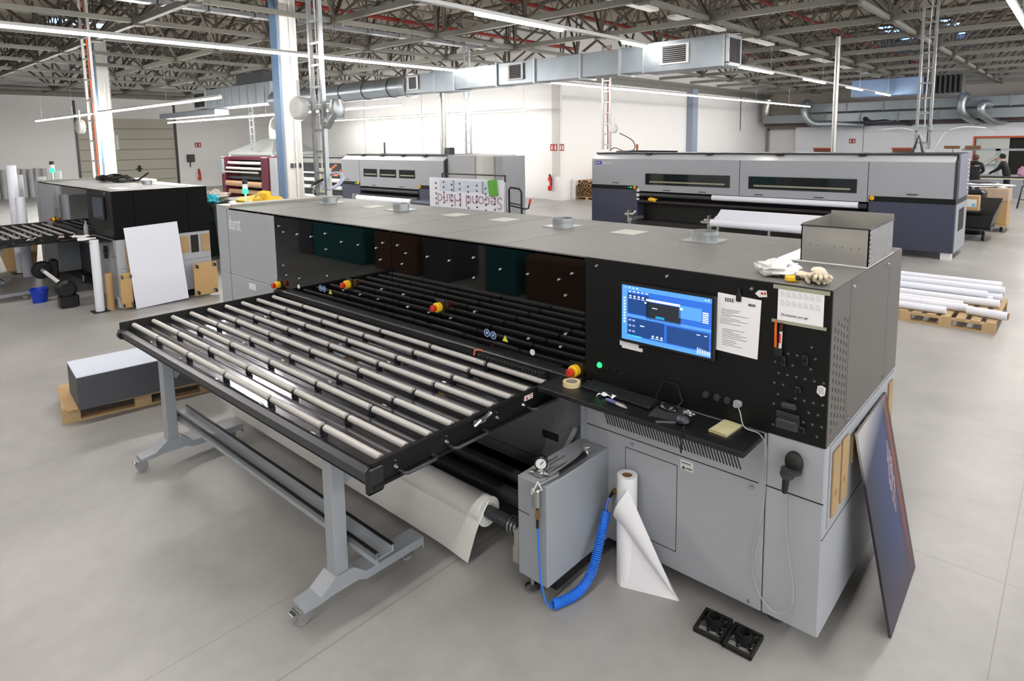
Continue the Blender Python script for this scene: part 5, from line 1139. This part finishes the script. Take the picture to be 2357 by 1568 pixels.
o = MB().box(-9.7, 6.02, .26, -7.6, 6.035, 1.70).build('printed_board', 'white', None, 'plain white board standing behind the lettered board on the trolley', 'printed board', 'boards on the trolley')
rb(MB().box(-.12, 0, -.16, .12, .012, .16), (-7.86, 5.94, 1.58), Matrix.Rotation(-.12, 3, 'Y')).build('printed_board', 'greenboard', None, 'small green printed board standing at right end of the trolley boards', 'printed board')

# laminator and extraction hood in front of the left part of the back wall
la = thing('laminator', (-24.8, 9.5, 0), 'burgundy-sided roll laminator with brown roll, under the extraction hood', 'machine')
LX0, LX1, LY = -27.35, -23.2, 9.0
def sc_(px): return LX0+(px-533)/(630-533)*(LX1-LX0)
for a, c in ((533, 541), (618, 630)): MB().box(sc_(a), LY, .2, sc_(c), LY+1.1, 1.98, .03).build('side_frame', 'burg', la)
MB().box(sc_(541), LY+.3, 1.85, sc_(618), LY+1.1, 1.98).build('top_beam', 'burg', la)
MB().box(sc_(541), LY+.7, .2, sc_(618), LY+1.1, 1.9).build('back_plate', 'dark', la)
for z, r_, m_, yy in ((1.72, .06, 'white', .2), (1.5, .05, 'white', .1), (1.35, .035, 'galv', -.1), (1.1, .07, 'rail', .2), (.85, .12, 'tan', .1), (.5, .1, 'tan', .2)):
    MB().cyl((sc_(541), LY+yy, z), (sc_(618), LY+yy, z), r_, 16).build('roller', M['tube'] if m_ == 'tan' else m_, la, smooth=True)
MB().box(sc_(533)-.1, LY-.1, 1.25, sc_(541), LY, 1.9).build('control_box', 'greyd', la)
MB().box(sc_(630)+.05, LY+.1, .2, sc_(643), LY+1.0, 1.95).build('cabinet', 'grey', la)
eh = thing('extraction_hood', (-24.5, 12, 2.2), 'grey pyramid extraction hood with duct elbow above the laminator', 'extraction hood')
hx0, hx1, hy0, hy1 = -31.5, -27.0, 11.2, 13.6
MB().add([(hx0, hy0, 2.0), (hx1, hy0, 2.0), (hx1, hy1, 2.0), (hx0, hy1, 2.0), (hx0, hy0, 2.12), (hx1, hy0, 2.12), (hx1, hy1, 2.12), (hx0, hy1, 2.12),
          (-29.4, 12, 2.75), (-28.2, 12, 2.75), (-28.2, 12.9, 2.75), (-29.4, 12.9, 2.75)],
         [(0, 1, 5, 4), (1, 2, 6, 5), (2, 3, 7, 6), (3, 0, 4, 7), (4, 5, 9, 8), (5, 6, 10, 9), (6, 7, 11, 10), (7, 4, 8, 11), (8, 9, 10, 11), (3, 2, 1, 0)]).build('hood', mat('hood_grey', '#9fa3a1', .5, .3, .1, 2), eh)
MB().tube(spl([(-28.9, 12.4, 2.7), (-28.9, 12.4, 3.3), (-28.6, 12.4, 3.7), (-27.9, 12.4, 3.85), (-26.5, 12.4, 3.85)]), .32, 16).build('duct_elbow', 'galv', eh, smooth=True)
for x in (hx0, hx1-.08): MB().box(x, hy0, 0, x+.08, hy0+.08, 2.0).build('post', 'white', eh)

# waste containers behind the left end of the large printer
def bin_(x, y, w, d, h, m, lb, lidm=None):
    o = thing('waste_bin', (x, y, 0), lb, 'bin')
    MB().add([(x-w*.42, y-d*.42, .06), (x+w*.42, y-d*.42, .06), (x+w*.42, y+d*.42, .06), (x-w*.42, y+d*.42, .06), (x-w/2, y-d/2, h), (x+w/2, y-d/2, h), (x+w/2, y+d/2, h), (x-w/2, y+d/2, h)],
             [(3, 2, 1, 0), (4, 5, 6, 7), (0, 1, 5, 4), (1, 2, 6, 5), (2, 3, 7, 6), (3, 0, 4, 7)]).build('body', m, o)
    MB().box(x-w/2-.03, y-d/2-.03, h-.04, x+w/2+.03, y+d/2+.03, h+.02, .01).build('rim', lidm or m, o)
    b = MB()
    for sx in (-1, 1): b.cyl((x+sx*w*.4-.03, y+d*.4, .08), (x+sx*w*.4+.03, y+d*.4, .08), .08, 12)
    b.build('wheel', 'rubber', o); return o
bin_(-13.6, 2.9, .75, .7, 1.25, 'binm', 'dark green waste bin filled with paper scraps behind the printers')
bin_(-12.6, 3.0, .7, .7, 1.22, 'blackp', 'black waste bin standing between green bin and black crate')
cr_ = thing('storage_crate', (-11.4, 3.1, 0), 'large black plastic crate bin topped with yellow sacks', 'crate')
MB().box(-12.1, 2.5, .15, -10.4, 3.5, 1.22, .03).build('body', 'blackp', cr_)
MB().box(-12.15, 2.45, 1.2, -10.35, 3.55, 1.27, .02).build('rim', 'rail', cr_)
b = MB()
for k in range(14): b.box(-12.0+k*.115, 2.44, 1.1, -11.95+k*.115, 2.5, 1.2)
b.build('rib', 'blackp', cr_)
for x in (-12, -10.6): MB().box(x, 2.6, 0, x+.12, 3.4, .15).build('runner', 'blackp', cr_)
MB().blob((-11.3, 2.9, 1.36), (.42, .3, .16), 6, .55, 2.2, flat=1.275).build('yellow_sack', 'yellowbag', None, 'crumpled yellow sack lying on the black crate', 'sack', smooth=True)
MB().blob((-11.9, 2.8, 1.31), (.22, .18, .09), 9, .5, flat=1.272).build('paper_scrap', 'paper', None, 'white crumpled paper beside the yellow sack', 'paper', smooth=True)
MB().blob((-13.6, 2.9, 1.32), (.36, .3, .15), 2, .5, 3, flat=1.26).build('paper_scraps', mat('mixed_scraps', '#a89c90', .8, 0, .5, 14), None, 'heap of mixed paper scraps in the green bin', 'scraps', smooth=True)
MB().blob((-13.2, 2.75, 1.33), (.16, .12, .1), 12, .5, 3, flat=1.26).build('cyan_cloth', mat('cyan_cloth', '#3fb7c8', .7), None, 'small cyan cloth hanging on the rim of the green bin', 'cloth', smooth=True)

# cardboard tubes on a pallet beyond the corner column
pallet('pallet', (-14.6, 19.35, 0), 1.2, 1.7, 0, 'wooden pallet carrying hollow cardboard tubes beyond the corner column')
random.seed(21); n_ = 0
for row in range(4):
    for k in range(6 - (row % 2)):
        x = -15.08+k*.19+(.095 if row % 2 else 0); z = .24+row*.17; r_ = .075+.012*random.random(); y0_ = 18.65-.15*random.random()
        o = thing('cardboard_tube', (x, 19.3, z), 'hollow brown cardboard tube in the stacked heap on the pallet', 'tube', 'cardboard tubes on the pallet')
        MB().pipe((x, y0_, z), (x+.04*random.random(), y0_+1.7, z), r_, r_-.018, 16).build('tube', 'tube', o, smooth=True); 
MB().box(-15.15, 20.4, .0, -13.9, 20.43, 1.3).build('plywood_sheet', 'card', None, 'brown board standing upright behind the cardboard tubes', 'board')
MB().box(-14.78, 20.34, .0, -14.7, 20.39, 1.55).build('wooden_batten', mat('light_batten', '#cdb083', .7), None, 'thin upright wooden batten in front of the brown board', 'batten')
MB().box(-15.29, 18.33, 0, -15.08, 18.38, .85).build('wall_guard', 'white', None, 'low white guard panel by the corner column', 'guard')

# far right: people, tables and goods
def person(loc, joints, lb, hairm='hair', skin_idx=(), leg_idx=()):
    V, E, Rr = joints
    me = bpy.data.meshes.new('person'); me.from_pydata(V, E, []); o = bpy.data.objects.new('person', me); COL.objects.link(o)
    m = o.modifiers.new('s', 'SKIN'); m.use_smooth_shade = True
    for i, r_ in enumerate(Rr): me.skin_vertices[0].data[i].radius = (r_, r_*.8 if r_ > .1 else r_)
    me.skin_vertices[0].data[0].use_root = True
    s2 = o.modifiers.new('u', 'SUBSURF'); s2.levels = 2; s2.render_levels = 2
    bpy.context.view_layer.update(); nm = bpy.data.meshes.new_from_object(o.evaluated_get(bpy.context.evaluated_depsgraph_get()))
    bpy.data.objects.remove(o)
    o = bpy.data.objects.new('person', nm); COL.objects.link(o); o.location = loc
    nm.materials.clear(); nm.materials.append(M['cloth']); nm.materials.append(M['skin']); nm.materials.append(M['jeans'])
    hd = Vector(V[4]); hands = [Vector(V[i]) for i in skin_idx]
    for pl in nm.polygons:
        c = pl.center; pl.use_smooth = True
        if (c-hd).length < .17 or any((c-h).length < .1 for h in hands): pl.material_index = 1
        elif c.z < .88: pl.material_index = 2
    tag(o, lb, 'person'); return o
def bodyj(face, lean, armL, armR):
    # face: unit dir the person looks; joints pelvis,waist,chest,neck,head,top, shoulders, arms, legs
    fx, fy = face; sx, sy = fy, -fx
    def P(f_, s_, z): return (fx*f_+sx*s_, fy*f_+sy*s_, z)
    V = [P(0, 0, .95), P(lean*.3, 0, 1.12), P(lean*.8, 0, 1.36), P(lean*1.1, 0, 1.5), P(lean*1.3+.02, 0, 1.63), P(lean*1.3+.02, 0, 1.71),
         P(lean*.9, .19, 1.42), P(*armL[0]), P(*armL[1]), P(*armL[2]), P(lean*.9, -.19, 1.42), P(*armR[0]), P(*armR[1]), P(*armR[2]),
         P(0, .1, .9), P(.02, .11, .5), P(0, .12, .08), P(.14, .13, .04), P(0, -.1, .9), P(.02, -.11, .5), P(0, -.12, .08), P(.14, -.13, .04)]
    E = [(0, 1), (1, 2), (2, 3), (3, 4), (4, 5), (2, 6), (6, 7), (7, 8), (8, 9), (2, 10), (10, 11), (11, 12), (12, 13), (0, 14), (14, 15), (15, 16), (16, 17), (0, 18), (18, 19), (19, 20), (20, 21)]
    Rr = [.17, .16, .19, .065, .1, .08, .08, .055, .045, .04, .08, .055, .045, .04, .1, .07, .05, .045, .1, .07, .05, .045]
    return V, E, Rr
def hair_of(o, face, c, m='hair'):
    b = MB(); b.blob((c[0]-face[0]*.025, c[1]-face[1]*.025, c[2]+.035), (.105, .105, .115), 3, .08); h = MB(); h.v = [(v[0]+o.location[0], v[1]+o.location[1], v[2]) for v in b.v]; h.f = b.f
    h.build('hair', m, o, smooth=True)
pA = person((-2.2, 25.2, 0), bodyj((-.1, 1), .08, [(.15, .26, 1.18), (.38, .15, 1.08), (.46, .1, 1.06)], [(.15, -.26, 1.18), (.38, -.15, 1.08), (.46, -.1, 1.06)]), 'person seen from behind in black hooded jacket with red-white back print', skin_idx=(9, 13))
hair_of(pA, (-.1, 1), (-.008, .12, 1.63))
text('SAXO', 'back_print', M['redp'], pA, Vector((-2.36, 24.98, 1.36)), .07, RX, .002, .8)
text('PRINT', 'back_print', M['white'], pA, Vector((-2.19, 24.98, 1.36)), .07, RX, .002, .8)
MB().blob((-2.2, 25.12, 1.5), (.14, .1, .07), 4, .1).build('hood', 'cloth', pA, smooth=True)
pB = person((-1.35, 26.6, 0), bodyj((-1, .15), .15, [(.25, .22, 1.25), (.5, .18, 1.08), (.58, .16, 1.05)], [(.25, -.2, 1.22), (.5, -.15, 1.05), (.58, -.12, 1.02)]), 'person in black clothes with cap, bending over the far work table', skin_idx=(9, 13))
hair_of(pB, (-1, .15), (-.21, .03, 1.64), 'cloth')
MB().blob((-.85, 26.1, 1.13), (.17, .13, .2), 4, .3).build('textile_bundle', 'pink', None, 'pinkish bundle of fabric beside the bending person', 'fabric', smooth=True)
wt = thing('work_table', (-1.1, 25.9, 0), 'long pale work table with dark cutting plate, where the people stand', 'table')
MB().box(-2.6, 25.6, .88, .6, 26.35, .92, .004).build('table_top', mat('pale_table_top', '#cfc8b4', .5), wt)
for x in (-2.5, .45):
    for y in (25.65, 26.25): MB().box(x, y, 0, x+.06, y+.06, .88).build('leg', 'greyd', wt)
MB().box(-2.1, 25.7, .921, -.6, 26.2, .96).build('cutting_plate', 'blackm', None, 'dark flat plate lying on the far work table', 'plate')
cs_ = thing('cutter_stand', (-1.9, 28.5, 0), 'grey machine frame with slanted arm behind the people', 'machine')
MB().box(-2.9, 28.3, 0, -1.0, 28.8, .9).box(-1.9, 28.3, .9, -1.75, 28.5, 1.95).box(-3.0, 28.3, 1.85, -.8, 28.6, 1.93).build('frame', 'greyd', cs_)
MB().tube([(-2.4, 28.2, 1.15), (-1.8, 28.2, 1.65)], .06, 8).build('arm', 'galv', cs_)
for x in (-3.6, -2.9): MB().box(x, 28.2, 1.93, x+.5, 28.6, 2.05).build('box', 'brown', None, 'brown flat box lying on top of the grey machine frame', 'box', 'flat boxes on the machine frame')
MB().lathe([(.02, 0), (.13, .05), (.13, .12), (.02, .2)], (-3.3, 28.3, 1.4), 14).cyl((-3.3, 28.3, 1.6), (-3.3, 28.3, 1.95), .012, 6).build('hanging_reel', mat('dark_red_reel', '#54201c', .6), None, 'dark red reel hanging beside the grey machine frame', 'reel', smooth=True)
trs = thing('trestle', (-.6, 24.2, 0), 'black folding trestle standing by the far table', 'trestle')
for dx in (-.25, .25):
    MB().tube([(-.6+dx, 24.0, 0), (-.6+dx*.6, 24.2, .75)], .018, 6).tube([(-.6+dx, 24.4, 0), (-.6+dx*.6, 24.2, .75)], .018, 6).build('leg', 'blackm', trs)
MB().tube([(-.75, 24.2, .75), (-.45, 24.2, .75)], .02, 6).tube([(-.8, 24.1, .3), (-.4, 24.1, .3)], .014, 6).build('cross_bar', 'blackm', trs)
cb2 = thing('carton', (-.95, 17.6, 0), 'big brown carton wrapped in film on a wheeled wooden board', 'carton')
MB().box(-1.3, 17.25, .2, -.62, 18.1, .78, .01).build('lower_box', 'card', cb2)
MB().box(-1.22, 17.25, .78, -.6, 18.1, 1.12, .02).build('wrapped_box', mat('film_wrapped_cardboard', '#b5a08a', .35, 0, .2, 6), cb2)
MB().box(-1.35, 17.2, .14, -.6, 18.2, .2).build('base_board', 'wood', cb2)
for x in (-1.2, -.72): MB().cyl((x-.03, 17.35, .06), (x+.03, 17.35, .06), .06, 12).box(x-.03, 17.32, .06, x+.03, 17.38, .14).build('caster', 'rubber', cb2)
MB().blob((-1.2, 17.75, 1.16), (.6, .4, .06), 7, .4, 2.4, flat=1.125).build('white_textiles', 'paper', None, 'white textiles spilling over the top of the film-wrapped carton', 'textiles', smooth=True)
MB().blob((-1.3, 17.9, 1.23), (.45, .3, .06), 9, .35, 2, flat=1.19).build('dark_textiles', 'charcoal', None, 'dark grey textiles piled on the white textiles', 'textiles', smooth=True)
ct = thing('hand_cart', (-1.25, 15.6, 0), 'dark wheeled cart with a shelf beside the rear right printer', 'cart')
MB().box(-1.55, 15.2, .25, -.75, 16.2, .32).box(-1.55, 15.2, .68, -1.0, 16.0, .71).build('shelf', 'rail', ct)
MB().add([(-1.5, 16.2, .3), (-.78, 16.2, .3), (-.78, 15.2, .3), (-1.5, 15.2, .3), (-1.5, 16.3, .95), (-.65, 16.3, .95), (-.72, 15.2, .6), (-1.5, 15.2, .6)], [(3, 2, 1, 0), (0, 1, 5, 4), (1, 2, 6, 5), (2, 3, 7, 6), (3, 0, 4, 7)]).build('tub', 'blackp', ct)
for x in (-1.4, -.9): MB().cyl((x-.03, 15.35, .1), (x+.03, 15.35, .1), .1, 14).box(x-.02, 15.3, .1, x+.02, 15.4, .26).build('caster', 'rubber', ct)
bx_ = thing('carton', (-1.25, 15.4, .71), 'small brown carton with blue-white label on the dark cart', 'carton')
MB().box(-1.42, 15.25, .712, -1.02, 15.6, 1.06, .004).build('box', 'card', bx_)
l = MB().box(-1.39, 15.246, .8, -1.06, 15.25, .98).build('shipping_label', 'white', bx_); MB().box(-1.15, 15.243, .81, -1.08, 15.246, .88).build('print', mat('sky_blue_print', '#7db5dd', .5), l)
MB().box(-1.7, 16.35, 0, -1.0, 16.8, 1.12, .06).build('black_case', 'blackp', None, 'tall black case with handle behind the small carton', 'case')
MB().box(.35, 22, 0, 2.5, 23.2, .02).build('floor_mat', 'rail', None, 'dark floor mat at the right near the far table', 'mat')

# goods standing behind the camera; seen only as reflections in the tinted window
for i, (x0, x1, h, m_, lb) in enumerate(((-12.7, -12.1, 1.0, 'charcoal', 'grey covered stack nearest the left'), (-12.0, -10.1, 1.15, 'teal', 'teal wrapped stack'), (-9.7, -8.4, 1.0, 'brown', 'brown board stack'), (-8.2, -7.5, .9, 'charcoal', 'charcoal covered stack'), (-6.6, -5.9, .9, 'teal', 'narrow teal wrapped stack'), (-5.7, -3.9, .7, 'brown', 'low brown board stack'))):
    MB().box(x0, -5.2, 0, x1, -4.4, h, .03).build('goods_stack', m_, None, lb+' mirrored in the black printer window', 'goods')

# ------------------------------------------------------------------ light, world, view
W = bpy.data.worlds.new('world'); S.world = W; W.use_nodes = True
bg = W.node_tree.nodes['Background']; bg.inputs['Color'].default_value = (.92, .95, 1, 1); bg.inputs['Strength'].default_value = .85
S.view_settings.view_transform = 'Standard'; S.view_settings.look = 'None'; S.view_settings.gamma = 1; S.view_settings.use_curve_mapping = False
S.view_settings.exposure = 1.3
S.cycles.max_bounces = 7; S.cycles.diffuse_bounces = 4; S.cycles.glossy_bounces = 4; S.cycles.transmission_bounces = 4
S.cycles.caustics_reflective = False; S.cycles.caustics_refractive = False; S.cycles.sample_clamp_indirect = 4
S.cycles.use_denoising = True
try: S.cycles.denoiser = 'OPENIMAGEDENOISE'
except Exception: pass
